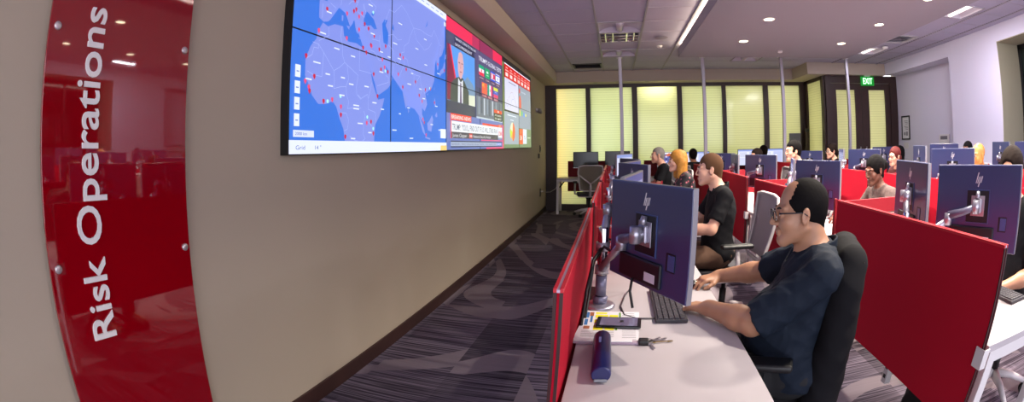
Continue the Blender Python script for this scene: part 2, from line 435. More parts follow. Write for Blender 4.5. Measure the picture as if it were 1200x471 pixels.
        def lens(bm):
            for x in (-1, 1): poly(bm, [R4 @ Vector((x*.034+.0255*math.copysign(abs(math.cos(a))**.6, math.cos(a)), .1088-.40*abs(x*.034+.0255*math.cos(a))**2, -.003+.0155*math.copysign(abs(math.sin(a))**.7, math.sin(a)))) for a in [2*PI*i/20 for i in range(20)]])
        part('lens', gl, M_LENS, lens)
    return root
def hair_short(m, thick=.008, front=.0, bald=0., side=1., name='hair', temple=True):
    def f(root, H, hr, h):
        S = Solid(H-.17, H+.17, min(h, .006) if h > .004 else h); S.frame(H, hr)
        S.ell((0, -.016-.004*bool(bald), .034-.0065*bool(bald)), (.074+thick, .093+thick, .084+thick), .004)
        S.cone((0, -.052, -.02), (0, -.055, -.065), .050+thick*.6, .046+thick*.3, .03)
        S.ell((0, .112+front, -.035), (.080, .082, .098), .010, 's')
        for x in ((-1, 1) if temple else ()): S.ell((x*.066, .070+front, .028), (.030, .030, .034), .014, 's')
        for x in (-1, 1): S.ell((x*.088, .012, -.040), (.030, .040, .050), .010, 's')
        S.cut((0, -.05, -.066), (0, .25, -1), .014); S.folds(.0010, 120, 3)
        link(name, S.mesh(), m, root)
    return f
def hair_long(m, length=.16, name='hair', part_x=.01):
    def f(root, H, hr, h):
        S = Solid(H-[.18, .2, .2+length], H+[.18, .17, .17], min(h, .006)); S.frame(H, hr)
        S.ell((0, -.018, .036), (.090, .108, .094), .01)
        for x in (-1, 1):
            S.cone((x*.060, -.012, .02), (x*.070, -.015, -.10-length*.5), .038, .036, .03); S.cone((x*.055, -.045, -.02), (x*.062, -.055, -.09-length), .050, .030, .03)
        S.cone((0, -.065, 0), (0, -.085, -.09-length), .062, .040, .03)
        S.ell((part_x, .122, -.050), (.074, .090, .112), .012, 's')
        S.folds(.0022, 70, 4); link(name, S.mesh(), m, root)
    return f
def hair_bun(m, bun=(0, -.13, .04), r=.042, name='hair', loose=False):
    def f(root, H, hr, h):
        S = Solid(H-.22, H+.2, min(h, .006)); S.frame(H, hr)
        S.ell((0, -.016, .034), (.082, .102, .092), .006); S.cone((0, -.055, -.02), (0, -.060, -.06), .052, .046, .03)
        S.ell((0, .118, -.040), (.080, .082, .105), .012, 's')
        for x in (-1, 1): S.ell((x*.086, .012, -.042), (.026, .040, .050), .010, 's')
        S.cut((0, -.05, -.085), (0, 0, -1)); S.ell(bun, (r, r, r), .012)
        if loose: S.cone((0, -.09, 0), (0, -.11, -.12), .04, .025, .02)
        S.folds(.0015, 90, 4); link(name, S.mesh(), m, root)
    return f
M_EYE = mat('white of the eye', '#d8cfc8', .2); M_IRIS = mat('dark iris', '#2a1b12', .1)
def _lens():
    m = bpy.data.materials.new('spectacle lens'); m.use_nodes = True; nt = m.node_tree; nt.nodes.clear()
    t = nt.nodes.new('ShaderNodeBsdfTransparent'); g = nt.nodes.new('ShaderNodeBsdfGlossy'); g.inputs['Roughness'].default_value = .03
    x = nt.nodes.new('ShaderNodeMixShader'); x.inputs[0].default_value = .12; o = nt.nodes.new('ShaderNodeOutputMaterial')
    nt.links.new(t.outputs[0], x.inputs[1]); nt.links.new(g.outputs[0], x.inputs[2]); nt.links.new(x.outputs[0], o.inputs[0]); return m
M_LENS = _lens()
def skin(name, c):
    m = mat(name, c, .42, spec=.4, bump=(160, .08), var=(28, .12)); b = m.node_tree.nodes['Principled BSDF']
    b.inputs['Subsurface Weight'].default_value = .12; b.inputs['Subsurface Radius'].default_value = (.012, .005, .003); b.inputs['Subsurface Scale'].default_value = .6
    return m
# ---------------------------------------------------------------- the room
Z0 = CAMZ
WX, DX, RX, BY = -1.455, 6.6, 6.17, 10.36           # left wall, recessed right wall, right wall face, glass wall
CEIL, SLAB, SOF = 2.895, 2.705, 2.675
FRONT = -2.6
M_WALL = mat('greige wall paint', '#a99c8a', .75, bump=(220, .08), var=(1.5, .04))
M_WALLW = mat('pale lilac wall paint', '#d6d1e2', .8, bump=(200, .06))
M_BEAM = mat('beige soffit paint', '#b3a596', .8)
M_SLAB = mat('grey ceiling paint', '#918c98', .85, bump=(150, .05))
M_DARK = mat('espresso wood', '#38231f', .42, bump=(30, .06), var=(9, .25))
M_METAL = mat('brushed aluminium', '#b9b8bd', .28, metal=1.)
M_STEELD = mat('dark steel', '#3b3b42', .35, metal=1.)
M_WHITE = mat('white powder coat', '#d9d4d6', .45)
M_BLACK = mat('black plastic', '#0f0f12', .45)
M_BLACKG = mat('gloss black plastic', '#0b0b0e', .15)

def floor_mat():
    m = bpy.data.materials.new('patterned carpet tile'); m.use_nodes = True; nt = m.node_tree; L = nt.links.new; N = nt.nodes.new
    b = nt.nodes['Principled BSDF']; b.inputs['Roughness'].default_value = .95; b.inputs['Specular IOR Level'].default_value = .15
    g = N('ShaderNodeTexCoord'); sep = N('ShaderNodeSeparateXYZ'); L(g.outputs['Object'], sep.inputs[0])
    def math_(op, a, b_=None):
        n = N('ShaderNodeMath'); n.operation = op
        for i, v in enumerate((a, b_)):
            if v is None: continue
            if isinstance(v, (int, float)): n.inputs[i].default_value = v
            else: L(v, n.inputs[i])
        return n.outputs[0]
    TX, TY = .46, .92
    ix = math_('FLOOR', math_('DIVIDE', sep.outputs[0], TX)); iy = math_('FLOOR', math_('DIVIDE', math_('ADD', sep.outputs[1], math_('MULTIPLY', ix, .37)), TY))
    cv = N('ShaderNodeCombineXYZ'); L(ix, cv.inputs[0]); L(iy, cv.inputs[1])
    wn = N('ShaderNodeTexWhiteNoise'); wn.noise_dimensions = '2D'; L(cv.outputs[0], wn.inputs['Vector'])
    # big sweeping arcs, broken a little from tile to tile
    off = N('ShaderNodeVectorMath'); off.operation = 'SCALE'; L(wn.outputs['Color'], off.inputs[0]); off.inputs['Scale'].default_value = .32
    ad = N('ShaderNodeVectorMath'); ad.operation = 'ADD'; L(g.outputs['Object'], ad.inputs[0]); L(off.outputs[0], ad.inputs[1])
    ns = N('ShaderNodeTexNoise'); ns.noise_dimensions = '2D'; ns.inputs['Scale'].default_value = .42; ns.inputs['Detail'].default_value = .3; L(ad.outputs[0], ns.inputs['Vector'])
    fr = math_('FRACT', math_('MULTIPLY', ns.outputs['Fac'], 6.0)); band = math_('LESS_THAN', fr, .26)
    # yarn stripes running across the aisle
    st = N('ShaderNodeTexNoise'); st.noise_dimensions = '2D'; st.inputs['Scale'].default_value = 1.; st.inputs['Detail'].default_value = 2
    sv = N('ShaderNodeCombineXYZ'); L(math_('MULTIPLY', sep.outputs[0], 1.2), sv.inputs[0]); L(math_('MULTIPLY', sep.outputs[1], 75.), sv.inputs[1]); L(sv.outputs[0], st.inputs['Vector'])
    rp = N('ShaderNodeValToRGB'); L(st.outputs['Fac'], rp.inputs[0]); rp.color_ramp.elements[0].position = .38; rp.color_ramp.elements[1].position = .62
    rp.color_ramp.elements[0].color = lin('#3c3540'); rp.color_ramp.elements[1].color = lin('#7a707e')
    dk = N('ShaderNodeMixRGB'); dk.blend_type = 'MULTIPLY'; dk.inputs[0].default_value = 1; L(rp.outputs[0], dk.inputs[1])
    tv = N('ShaderNodeMapRange'); L(wn.outputs['Value'], tv.inputs[0]); tv.inputs[3].default_value = .62; tv.inputs[4].default_value = 1.35; L(tv.outputs[0], dk.inputs[2])
    lt = N('ShaderNodeMixRGB'); lt.blend_type = 'MULTIPLY'; lt.inputs[0].default_value = .35; lt.inputs[1].default_value = lin('#9c9098'); L(rp.outputs[0], lt.inputs[2])
    mx = N('ShaderNodeMixRGB'); L(band, mx.inputs[0]); L(dk.outputs[0], mx.inputs[1]); L(lt.outputs[0], mx.inputs[2]); L(mx.outputs[0], b.inputs['Base Color'])
    bp = N('ShaderNodeBump'); bp.inputs['Strength'].default_value = .35; bp.inputs['Distance'].default_value = .004; L(st.outputs['Fac'], bp.inputs['Height']); L(bp.outputs[0], b.inputs['Normal'])
    return m
def tile_mat():
    m = bpy.data.materials.new('acoustic ceiling tile'); m.use_nodes = True; nt = m.node_tree; L = nt.links.new; N = nt.nodes.new
    b = nt.nodes['Principled BSDF']; b.inputs['Roughness'].default_value = .9; g = N('ShaderNodeTexCoord')
    n = N('ShaderNodeTexNoise'); n.inputs['Scale'].default_value = 130; n.inputs['Detail'].default_value = 3; L(g.outputs['Object'], n.inputs['Vector'])
    r = N('ShaderNodeValToRGB'); r.color_ramp.elements[0].color = lin('#a29cb2'); r.color_ramp.elements[1].color = lin('#bbb4ca'); L(n.outputs['Fac'], r.inputs[0]); L(r.outputs[0], b.inputs['Base Color'])
    bp = N('ShaderNodeBump'); bp.inputs['Strength'].default_value = .25; bp.inputs['Distance'].default_value = .003; L(n.outputs['Fac'], bp.inputs['Height']); L(bp.outputs[0], b.inputs['Normal'])
    return m
M_TILE = tile_mat(); M_TBAR = mat('ceiling grid bar', '#8d8792', .5)
struct('floor', lambda bm: box(bm, (WX-.2, FRONT, -.1), (DX+1.4, BY+1.9, 0)), floor_mat())
struct('wall_left', lambda bm: box(bm, (WX-.15, FRONT, 0), (WX, BY+.2, CEIL+.2)), M_WALL)
struct('baseboard_left', lambda bm: box(bm, (WX, FRONT, 0), (WX+.014, BY-.05, .103), .004), M_DARK)
HOLES = [(-.140, 5.885, .430, 6.465), (-.140, 6.490, .430, 7.070), (-.140, 7.690, .430, 8.270), (2.330, 8.480, 2.880, 8.930), (4.660, 4.460, 5.180, 5.060), (4.660, 7.390, 5.180, 7.960), (4.660, 1.400, 5.180, 2.000), (-.725, 8.960, -.190, 9.440), (4.72, 6.32, 5.19, 6.86)]
def holed(bm, x0, y0, x1, y1, z0, z1, holes):
    xs = sorted({x0, x1} | {h[i] for h in holes for i in (0, 2)}); ys = sorted({y0, y1} | {h[i] for h in holes for i in (1, 3)})
    for a, b in zip(xs, xs[1:]):
        run = None
        for c, d in list(zip(ys, ys[1:]))+[(y1, y1)]:
            free = c < d and not any(h[0]-1e-6 <= a and b <= h[2]+1e-6 and h[1]-1e-6 <= c and d <= h[3]+1e-6 for h in holes)
            if free and run is None: run = c
            if not free and run is not None: box(bm, (a, run, z0), (b, c, z1)); run = None
struct('ceiling', lambda bm: holed(bm, WX-.15, FRONT, DX+1.4, BY+.2, CEIL+.012, CEIL+.15, HOLES), M_TILE)
# suspended tile grid, 61 cm apart: thin bars under the tiles
def grid(bm):
    for i in range(-1, 11):
        x = -.160+.608*i
        if x > DX: break
        if 1.1 < x < 4.1: continue
        box(bm, (x-.011, FRONT, CEIL-.001), (x+.011, BY, CEIL+.014))
    y = -2.045
    while y < BY:
        y += .61
struct('trim_1', grid, M_TBAR)
def cross_bars(bm):
    y = -2.045
    while y < BY:
        for a, b in ((WX, -.165), (.455, 4.63), (5.21, DX)): box(bm, (a, y-.003, CEIL+.008), (b, y+.003, CEIL+.014))
        y += .61
struct('trim_9', cross_bars, mat('pale grid bar', '#a49caa', .6))
# dropped plaster ceiling over the desks, with a lit cove gap along its left side
SX0, SX1, SY1 = 1.072, 4.16, 7.40
struct('trim_2', lambda bm: box(bm, (SX0, FRONT, SLAB), (SX1, SY1, SLAB+.128), .003), M_SLAB)
struct('trim_3', lambda bm: box(bm, (SX0+.22, FRONT, SLAB+.128), (SX1-.1, SY1-.12, CEIL+.013)), M_SLAB)
# boxed soffits along the left wall and in front of the glass wall
struct('trim_4', lambda bm: box(bm, (WX, FRONT, SOF), (-1.157, BY, CEIL+.012), .003), M_BEAM)
struct('trim_5', lambda bm: box(bm, (-1.157, 9.93, SOF), (4.07, BY+.01, CEIL+.012), .003), M_BEAM)
struct('trim_6', lambda bm: box(bm, (4.07, 9.02, SOF), (RX+.02, BY+.01, CEIL+.012), .003), M_BEAM)
# right wall: a full height face, a shallow niche beside the door, and a window opening nearer the camera
def wall_right(bm):
    box(bm, (RX, 5.142, 0), (RX+.43, 6.59, SOF)); box(bm, (DX, 6.55, 0), (DX+.15, 9.4, CEIL)); box(bm, (RX, FRONT, SOF), (DX+.3, 9.05, CEIL+.012))
    box(bm, (RX, FRONT, 0), (RX+.43, 5.142, .78)); box(bm, (RX, FRONT, .78), (RX+.43, 3.3, SOF))
struct('wall_right', wall_right, M_WALLW)
def reveal(bm): box(bm, (RX+.43, 3.25, .3), (RX+.9, 5.15, .779)); box(bm, (RX+.001, 5.13, .78), (RX+.9, 5.1415, SOF-.001)); box(bm, (RX+.43, 5.142, .3), (RX+.9, 5.3, SOF)); box(bm, (RX+.001, 3.3, SOF-.012), (RX+.9, 5.13, SOF-.001))
struct('trim_7', reveal, mat('olive grey reveal paint', '#a39c84', .8))
win = struct('window_1', lambda bm: [box(bm, (RX+.67, a, .78), (RX+.73, a+.06, SOF-.012)) for a in (3.3, 4.18, 5.07)]+[box(bm, (RX+.67, 3.3, z), (RX+.73, 5.13, z+.06)) for z in (.78, SOF-.075)], mat('black window frame', '#121215', .4))
part('pane', win, mat('dark tinted glass', '#0c1a1a', .05, spec=.8), lambda bm: box(bm, (RX+.695, 3.3, .8), (RX+.705, 5.13, SOF-.015)))
struct('baseboard_right', lambda bm: (box(bm, (RX-.012, FRONT, 0), (RX, 6.59, .10)), box(bm, (DX-.012, 6.6, 0), (DX, 9.2, .10))), M_DARK)

# --- glazed partition: espresso frame, six tall blinds lit by coloured lights added behind, one narrow return and a pair of doors
def blind_mat(name, c1):
    m = bpy.data.materials.new(name); m.use_nodes = True; nt = m.node_tree; nt.nodes.clear(); L = nt.links.new; N = nt.nodes.new
    g = N('ShaderNodeTexCoord'); s = N('ShaderNodeSeparateXYZ'); L(g.outputs['Object'], s.inputs[0])
    w = N('ShaderNodeMath'); w.operation = 'FRACT'; k = N('ShaderNodeMath'); k.operation = 'MULTIPLY'; k.inputs[1].default_value = 1/.05; L(s.outputs[2], k.inputs[0]); L(k.outputs[0], w.inputs[0])
    r = N('ShaderNodeValToRGB'); r.color_ramp.elements[0].position = .0; r.color_ramp.elements[0].color = lin([x*.80 for x in c1]); r.color_ramp.elements[1].position = .16; r.color_ramp.elements[1].color = lin(c1)
    L(w.outputs[0], r.inputs[0])
    t = N('ShaderNodeBsdfTranslucent'); d = N('ShaderNodeBsdfDiffuse'); L(r.outputs[0], t.inputs[0]); L(r.outputs[0], d.inputs[0])
    x = N('ShaderNodeMixShader'); x.inputs[0].default_value = .3; L(t.outputs[0], x.inputs[1]); L(d.outputs[0], x.inputs[2])
    gl = N('ShaderNodeBsdfGlossy'); gl.inputs['Roughness'].default_value = .12; y = N('ShaderNodeMixShader'); y.inputs[0].default_value = .05; L(x.outputs[0], y.inputs[1]); L(gl.outputs[0], y.inputs[2])
    o = N('ShaderNodeOutputMaterial'); L(y.outputs[0], o.inputs[0]); return m
M_BLIND = blind_mat('backlit blind', (.88, .88, .76))
MUL = [-1.221, -.576, -.48, .428, .54, 1.426, 1.531, 2.453, 2.543, 3.456, 3.575, 4.40]   # glass edges left to right
GT, GB = 2.605, .135
for i in range(6):
    a, b = MUL[2*i], MUL[2*i+1]; l = WX if i == 0 else (MUL[2*i-1]+a)/2; r = 4.55 if i == 5 else (b+MUL[2*i+2])/2
    w_ = struct('window_%d' % (i+2), lambda bm: (box(bm, (l, BY-.05, 0), (a, BY+.05, SOF)), box(bm, (b, BY-.05, 0), (r, BY+.05, SOF)), box(bm, (a, BY-.05, GT), (b, BY+.05, SOF)), box(bm, (a, BY-.05, 0), (b, BY+.05, GB))), M_DARK)
    part('blind', w_, M_BLIND, lambda bm: box(bm, (a, BY, GB), (b, BY+.004, GT)))
RW = 4.55
w_ = struct('window_8', lambda bm: (box(bm, (RW-.03, BY-.22, 0), (RW+.05, BY, SOF)), box(bm, (RW-.03, 9.22, 0), (RW+.05, 9.36, SOF)), box(bm, (RW-.03, 9.3, GT), (RW+.05, BY-.1, SOF)), box(bm, (RW-.03, 9.3, 0), (RW+.05, BY-.1, GB))), M_DARK)
part('blind', w_, M_BLIND, lambda bm: box(bm, (RW, 9.36, GB), (RW+.004, BY-.2, GT)))
DY = 9.22
def doorleaf(n, x0, x1, g0, g1, hx):
    d = struct('door_%d' % n, lambda bm: (box(bm, (x0, DY-.03, .01), (g0, DY+.03, 2.52), .003), box(bm, (g1, DY-.03, .01), (x1, DY+.03, 2.52), .003), box(bm, (g0, DY-.03, 2.39), (g1, DY+.03, 2.52)), box(bm, (g0, DY-.03, .01), (g1, DY+.03, .3))), M_DARK)
    part('blind', d, M_BLIND, lambda bm: box(bm, (g0, DY, .3), (g1, DY+.004, 2.39)))
    part('door_handle', d, M_METAL, lambda bm: (tube(bm, [(hx, DY-.075, .85), (hx, DY-.075, 1.25)], .012), tube(bm, [(hx, DY-.03, .9), (hx, DY-.075, .9)], .008), tube(bm, [(hx, DY-.03, 1.2), (hx, DY-.075, 1.2)], .008)))
doorleaf(1, 4.68, 5.52, 4.84, 5.352, 5.44)
doorleaf(2, 5.53, 6.38, 5.743, 6.231, 5.61)
struct('trim_8', lambda bm: (box(bm, (4.56, DY-.05, 0), (4.68, DY+.06, SOF)), box(bm, (6.38, DY-.05, 0), (DX, DY+.06, SOF)), box(bm, (4.68, DY-.05, 2.525), (6.38, DY+.06, SOF))), M_DARK)
# rooms behind the partition, a plain pale wall and lights that make the blinds glow
struct('wall_back', lambda bm: (box(bm, (WX-.15, BY+1.8, 0), (DX+1.4, BY+1.9, CEIL)), box(bm, (RW+.9, BY+.0, 0), (RW+.95, BY+1.8, CEIL)), box(bm, (DX+.12, 9.4, 0), (DX+1.4, 9.45, CEIL))), mat('pale yellow wall paint', '#d8d2a8', .8))

# ---------------------------------------------------------------- ceiling fittings
def downlight(x, y, z, label, lit=True):
    t = thing('downlight', label, 'ceiling light', (x, y, z), 0, 'recessed round downlights in the dropped ceiling')
    part('trim_ring', t, mat('white trim ring', '#cfc8c4', .4), lambda bm: lathe(bm, [(.060, -.001), (.062, -.005), (.074, -.005), (.079, -.001)], 28))
    part('lamp_face', t, mat('lit lamp', '#ffffff', emit='#fff0c8', strength=9.), lambda bm: lathe(bm, [(.0001, -.002), (.060, -.0025)], 24))
    ld = bpy.data.lights.new('downlight lamp', 'AREA'); ld.shape = 'DISK'; ld.size = .12; ld.energy = 38; ld.color = (1., .90, .76); ld.spread = 2.3
    lo = bpy.data.objects.new('downlight_lamp', ld); COL.objects.link(lo); lo.parent = t; lo.location = (0, 0, -.012)
names = {(0, 0): 'near the screens above the second row, farthest from camera', (0, 1): 'on the left side of the dropped ceiling, second from the far edge', (1, 0): 'right of the far pair above the pole with the small sensor', (1, 1): 'on the right side, second from the far edge',
         (1, 2): 'on the right side at the top edge of the picture', (0, 2): 'on the left side, third from the far edge', (0, 3): 'on the left side, fourth from the far edge', (1, 3): 'on the right side, fourth from the far edge', (0, 4): 'left side above the camera', (1, 4): 'right side above the camera'}
for (i, j), s in names.items(): downlight((1.84, 3.44)[i], 6.2-1.17*j, SLAB, 'round recessed downlight '+s)

def troffer(x, y, w, l, label, on=True):
    t = thing('ceiling_light', label, 'ceiling light', (x, y, CEIL), 0)
    def body(bm):   # two scooped reflectors either side of a lamp shield
        n = 8
        for s in (-1, 1):
            for i in range(n):
                a0, a1 = PI*i/n/2, PI*(i+1)/n/2
                f = lambda a: (s*(.05+(w/2-.05)*math.sin(a)), .006+.085*math.cos(a))
                (x0, z0), (x1, z1) = f(a0), f(a1)
                poly(bm, [(x0, -l/2, z0), (x1, -l/2, z1), (x1, l/2, z1), (x0, l/2, z0)])
        for e in (-1, 1): poly(bm, [(-w/2, e*l/2, .006), (w/2, e*l/2, .006), (w/2, e*l/2, .1), (-w/2, e*l/2, .1)])
        poly(bm, [(-w/2, -l/2, .1), (w/2, -l/2, .1), (w/2, l/2, .1), (-w/2, l/2, .1)])
    part('reflector', t, mat('white reflector', '#c9c2d0', .5), body)
    part('lamp_shield', t, mat('frosted lamp shield '+str(on), '#c9c2d4', .5, emit='#fff4e2', strength=1.2 if on else .0), lambda bm: tube(bm, [(0, -l/2, .055), (0, l/2, .055)], .050, 16))
    part('edge_frame', t, M_TBAR, lambda bm: [box(bm, lo, hi) for lo, hi in (((-w/2-.012, -l/2-.012, -.003), (-w/2, l/2+.012, .004)), ((w/2, -l/2-.012, -.003), (w/2+.012, l/2+.012, .004)), ((-w/2, -l/2-.012, -.003), (w/2, -l/2, .004)), ((-w/2, l/2, -.003), (w/2, l/2+.012, .004)))])
    return t
def from_hole(i, label, **k):
    h = HOLES[i]; return troffer((h[0]+h[2])/2, (h[1]+h[3])/2, h[2]-h[0]-.004, h[3]-h[1]-.004, label, **k)
from_hole(0, 'square scooped ceiling light between the screens and the dropped ceiling, nearer of the two', on=False)
from_hole(2, 'square scooped ceiling light directly before the leftmost pole, farther of the two', on=False)
from_hole(3, 'square scooped ceiling light beyond the dropped ceiling, between the second and third poles', on=False)
from_hole(4, 'lit square ceiling light high on the right above the window opening')
from_hole(5, 'square ceiling light on the right in front of the double doors')
from_hole(6, 'added square ceiling light out of view on the right, nearest the camera')  # unseen fitting put in as an extra light source
def grille(i, name, label, m_, n=6, depth=.05):
    h = HOLES[i]; cx, cy = (h[0]+h[2])/2, (h[1]+h[3])/2; w, l = h[2]-h[0], h[3]-h[1]
    t = thing(name, label, 'vent', (cx, cy, CEIL), 0)
    part('backing', t, mat('dark duct', '#1c1a1e', .8), lambda bm: box(bm, (-w/2, -l/2, .09), (w/2, l/2, .1)))
    part('edge_frame', t, m_, lambda bm: [box(bm, lo, hi) for lo, hi in (((-w/2-.01, -l/2-.01, -.004), (-w/2+.02, l/2+.01, .02)), ((w/2-.02, -l/2-.01, -.004), (w/2+.01, l/2+.01, .02)), ((-w/2, -l/2-.01, -.004), (w/2, -l/2+.02, .02)), ((-w/2, l/2-.02, -.004), (w/2, l/2+.01, .02)))])
    part('slats', t, m_, lambda bm: [box(bm, (-w/2+.02, -.018, -.001), (w/2-.02, .018, .001), M=Matrix.Translation((0, -l/2+l*(k+.5)/n, .02)) @ Matrix.Rotation(.7, 4, 'X')) for k in range(n)])
grille(7, 'ceiling_vent', 'dark return air vent in the ceiling at the far left', mat('dark vent metal', '#39343b', .5), 7)
grille(8, 'ceiling_vent', 'white louvred air vent in the right hand ceiling strip', mat('white vent metal', '#b5b0b6', .5), 4)
# mirrored parabolic fitting between the two scooped lights
h_ = HOLES[1]; t = thing('ceiling_light', 'mirrored louvre ceiling light with shiny cells between the two scooped lights', 'ceiling light', ((h_[0]+h_[2])/2, (h_[1]+h_[3])/2, CEIL), 0)
M_MIR = mat('mirror louvre', '#d6d2dc', .08, metal=1.)
part('housing', t, mat('white reflector', '#c9c2d0', .5), lambda bm: (box(bm, (-.283, -.288, .08), (.283, .288, .1)), box(bm, (-.283, -.288, .0), (-.275, .288, .09)), box(bm, (.275, -.288, .0), (.283, .288, .09))))
part('louvre', t, M_MIR, lambda bm: [box(bm, (-.275, y-.012, .0), (.275, y+.012, .05), .008) for y in (-.27, -.09, .09, .27)]+[box(bm, (x-.012, -.27, .0), (x+.012, .27, .05), .008) for x in (-.2, -.1, .1, .2)])
[part('lamp_tube', t, M_MIR, lambda bm: tube(bm, [(-.22, y, .055), (.22, y, .055)], .014, 12)) for y in (-.15, .15)]
def ceil_disc(name, label, cat, x, y, z, r, hgt, m_):
    t = tag(part(name, None, m_, lambda bm: lathe(bm, [(r, -.001), (r*.98, -hgt*.6), (r*.8, -hgt), (r*.3, -hgt*1.1), (.0001, -hgt*1.1)], 24)), label, cat); t.location = (x, y, z); return t
ceil_disc('ceiling_speaker', 'round flush speaker grille in the tiled ceiling left of the dropped ceiling corner', 'speaker', .755, 6.83, CEIL, .105, .006, mat('speaker grille', '#8d8494', .7))
ceil_disc('smoke_detector', 'small round smoke detector beyond the ceiling speaker', 'smoke detector', .785, 7.40, CEIL, .045, .03, M_WHITE)
ceil_disc('ceiling_sensor', 'small round sensor on the dropped ceiling above the third pole', 'sensor', 2.63, 6.85, SLAB, .045, .03, M_WHITE)
ceil_disc('smoke_detector', 'round smoke detector on the right beside the ceiling light near the doors', 'smoke detector', 5.0, 7.2, CEIL, .06, .035, M_WHITE)
for i, (x, w) in enumerate(((-.35, 'first'), (.75, 'second'), (1.95, 'third'), (3.1, 'fourth'))):
    t = ceil_disc('spot_trim', 'small recessed spot under the far soffit, %s from the left' % w, 'ceiling light', x, 10.05, SOF, .05, .004, mat('spot trim', '#7d7468', .5)); t['group'] = 'spots under the far soffit'
# slim power poles from desks to ceiling
for x, y, z, w in ((.156, 8.40, CEIL, 'leftmost of the four, right of the far chair'), (1.68, 8.5, CEIL, 'second from the left'), (3.245, 8.46, CEIL, 'third from the left, left of the dark haired man'), (4.779, 8.50, CEIL, 'rightmost, in front of the double doors')):
    t = thing('power_pole', 'slim pale metal power pole, '+w, 'pole', (x, y, 0), 0, 'power poles from the desks to the ceiling')
    part('pole', t, mat('pole aluminium', '#b3adb8', .45, metal=.6), lambda bm: box(bm, (-.03, -.03, .01), (.03, .03, z), .006))
    part('ceiling_plate', t, M_WHITE, lambda bm: box(bm, (-.05, -.05, z-.006), (.05, .05, z+.004), .002)); part('base', t, M_WHITE, lambda bm: box(bm, (-.05, -.05, 0), (.05, .05, .02), .003))

# exit sign above the doors
t = thing('exit_sign', 'green lit exit sign hanging from the soffit above the doors', 'sign', (5.69, 9.13, SOF), 0)
part('sign_body', t, mat('exit sign green', '#003d10', .3, emit='#00a030', strength=.55), lambda bm: box(bm, (-.185, -.02, -.205), (.185, .02, -.02), .008))
part('ceiling_mount', t, M_WHITE, lambda bm: box(bm, (-.08, -.02, -.02), (.08, .02, 0)))
part('lettering', t, glow('#a8ffb0', 2.2), lambda bm: text_bm(bm, 'EXIT', .17, lambda x, y, d: Vector((x-.135, -.0205-d, y-.170)), bold=.004, depth=.001, width=.27))

# things on the walls
def wall_item(name, label, cat, y, z, w, h, d, m_, x=WX, extra=None):
    t = thing(name, label, cat, (x, y, z), 0); part('plate', t, m_, lambda bm: box(bm, (0, -w/2, -h/2), (d, w/2, h/2), .003)); return t
t = thing('wall_camera', 'small grey bracketed camera high on the far left wall', 'camera', (WX, 9.02, .657+Z0), 0)
part('bracket', t, M_WHITE, lambda bm: tube(bm, [(0, 0, 0), (.05, 0, 0)], [.045, .03], 16)); part('camera_head', t, mat('camera grey', '#8f8a84', .4), lambda bm: tube(bm, [(.04, -.03, .0), (.06, .0, -.01), (.09, .05, -.04)], [.035, .05, .035], 16))
t = wall_item('light_switch', 'dark switch plate on the left wall just past the screens', 'switch', 9.45, -.075+Z0, .09, .14, .012, mat('dark switch plate', '#33302e', .4)); part('rocker', t, M_BLACK, lambda bm: box(bm, (.012, -.02, -.04), (.018, .02, .04), .002))
t = wall_item('wall_device', 'small dark device below the switch on the left wall', 'device', 9.25, -.21+Z0, .08, .09, .03, mat('dark grey plastic', '#5a524c', .5))  # small wall device of unknown use
t = wall_item('wall_outlet', 'black wall outlet low on the far left wall', 'outlet', 9.48, -.94+Z0, .09, .16, .012, M_BLACK)
part('plug', t, M_WHITE, lambda bm: tube(bm, [(.01, .03, .02), (.05, .03, .02)], .016, 10))
tag(part('cable', None, mat('pale cable', '#a79c96', .5), lambda bm: tube(bm, [(WX+.05, 9.51, .49), (WX+.1, 9.6, .46), (WX+.17, 9.75, .45), (-1.20, 9.9, .50), (-1.13, 9.95, .60), (-1.12, 9.98, .70)], .007, 8)), 'pale cable running from the wall outlet to the far desk', 'cable')
t = thing('picture_frame', 'black framed notice hanging on the wall right of the doors', 'picture', (DX, 8.84, .195+Z0), 0)
part('frame', t, M_BLACK, lambda bm: [box(bm, lo, hi) for lo, hi in (((-.02, -.17, -.24), (0, -.145, .24)), ((-.02, .145, -.24), (0, .17, .24)), ((-.02, -.17, .215), (0, .17, .24)), ((-.02, -.17, -.24), (0, .17, -.215)))])
pp = part('sheet', t, mat('white paper', '#dedce2', .7), lambda bm: box(bm, (-.006, -.146, -.216), (0, .146, .216)))
part('print', pp, mat('faint print', '#8b8890', .7), lambda bm: [box(bm, (-.007, -.09, z), (-.006, .07-.03*(k % 3), z+.012)) for k, z in enumerate((.13, .10, .07, .02, -.01, -.04))]+[box(bm, (-.007, -.08, -.16), (-.006, .0, -.08)), box(bm, (-.007, .02, -.15), (-.006, .09, -.09))])
t = thing('light_switch', 'white double switch plate under the framed notice', 'switch', (DX, 8.84, -.16+Z0), 0)
part('plate', t, M_WHITE, lambda bm: box(bm, (-.01, -.1, -.06), (0, .1, .06), .003)); [part('rocker', t, M_WHITE, lambda bm: box(bm, (-.016, a, -.03), (-.01, a+.04, .03), .002)) for a in (-.06, .02)]
t = thing('wall_panel', 'white wall control panel on the right wall behind the monitors', 'panel', (DX, 7.33, -.04+Z0), 0)
part('housing', t, M_WHITE, lambda bm: box(bm, (-.04, -.17, -.12), (0, .17, .07), .006)); part('display', t, mat('grey display', '#6e6a76', .3), lambda bm: box(bm, (-.042, -.12, -.02), (-.04, .12, .04)))

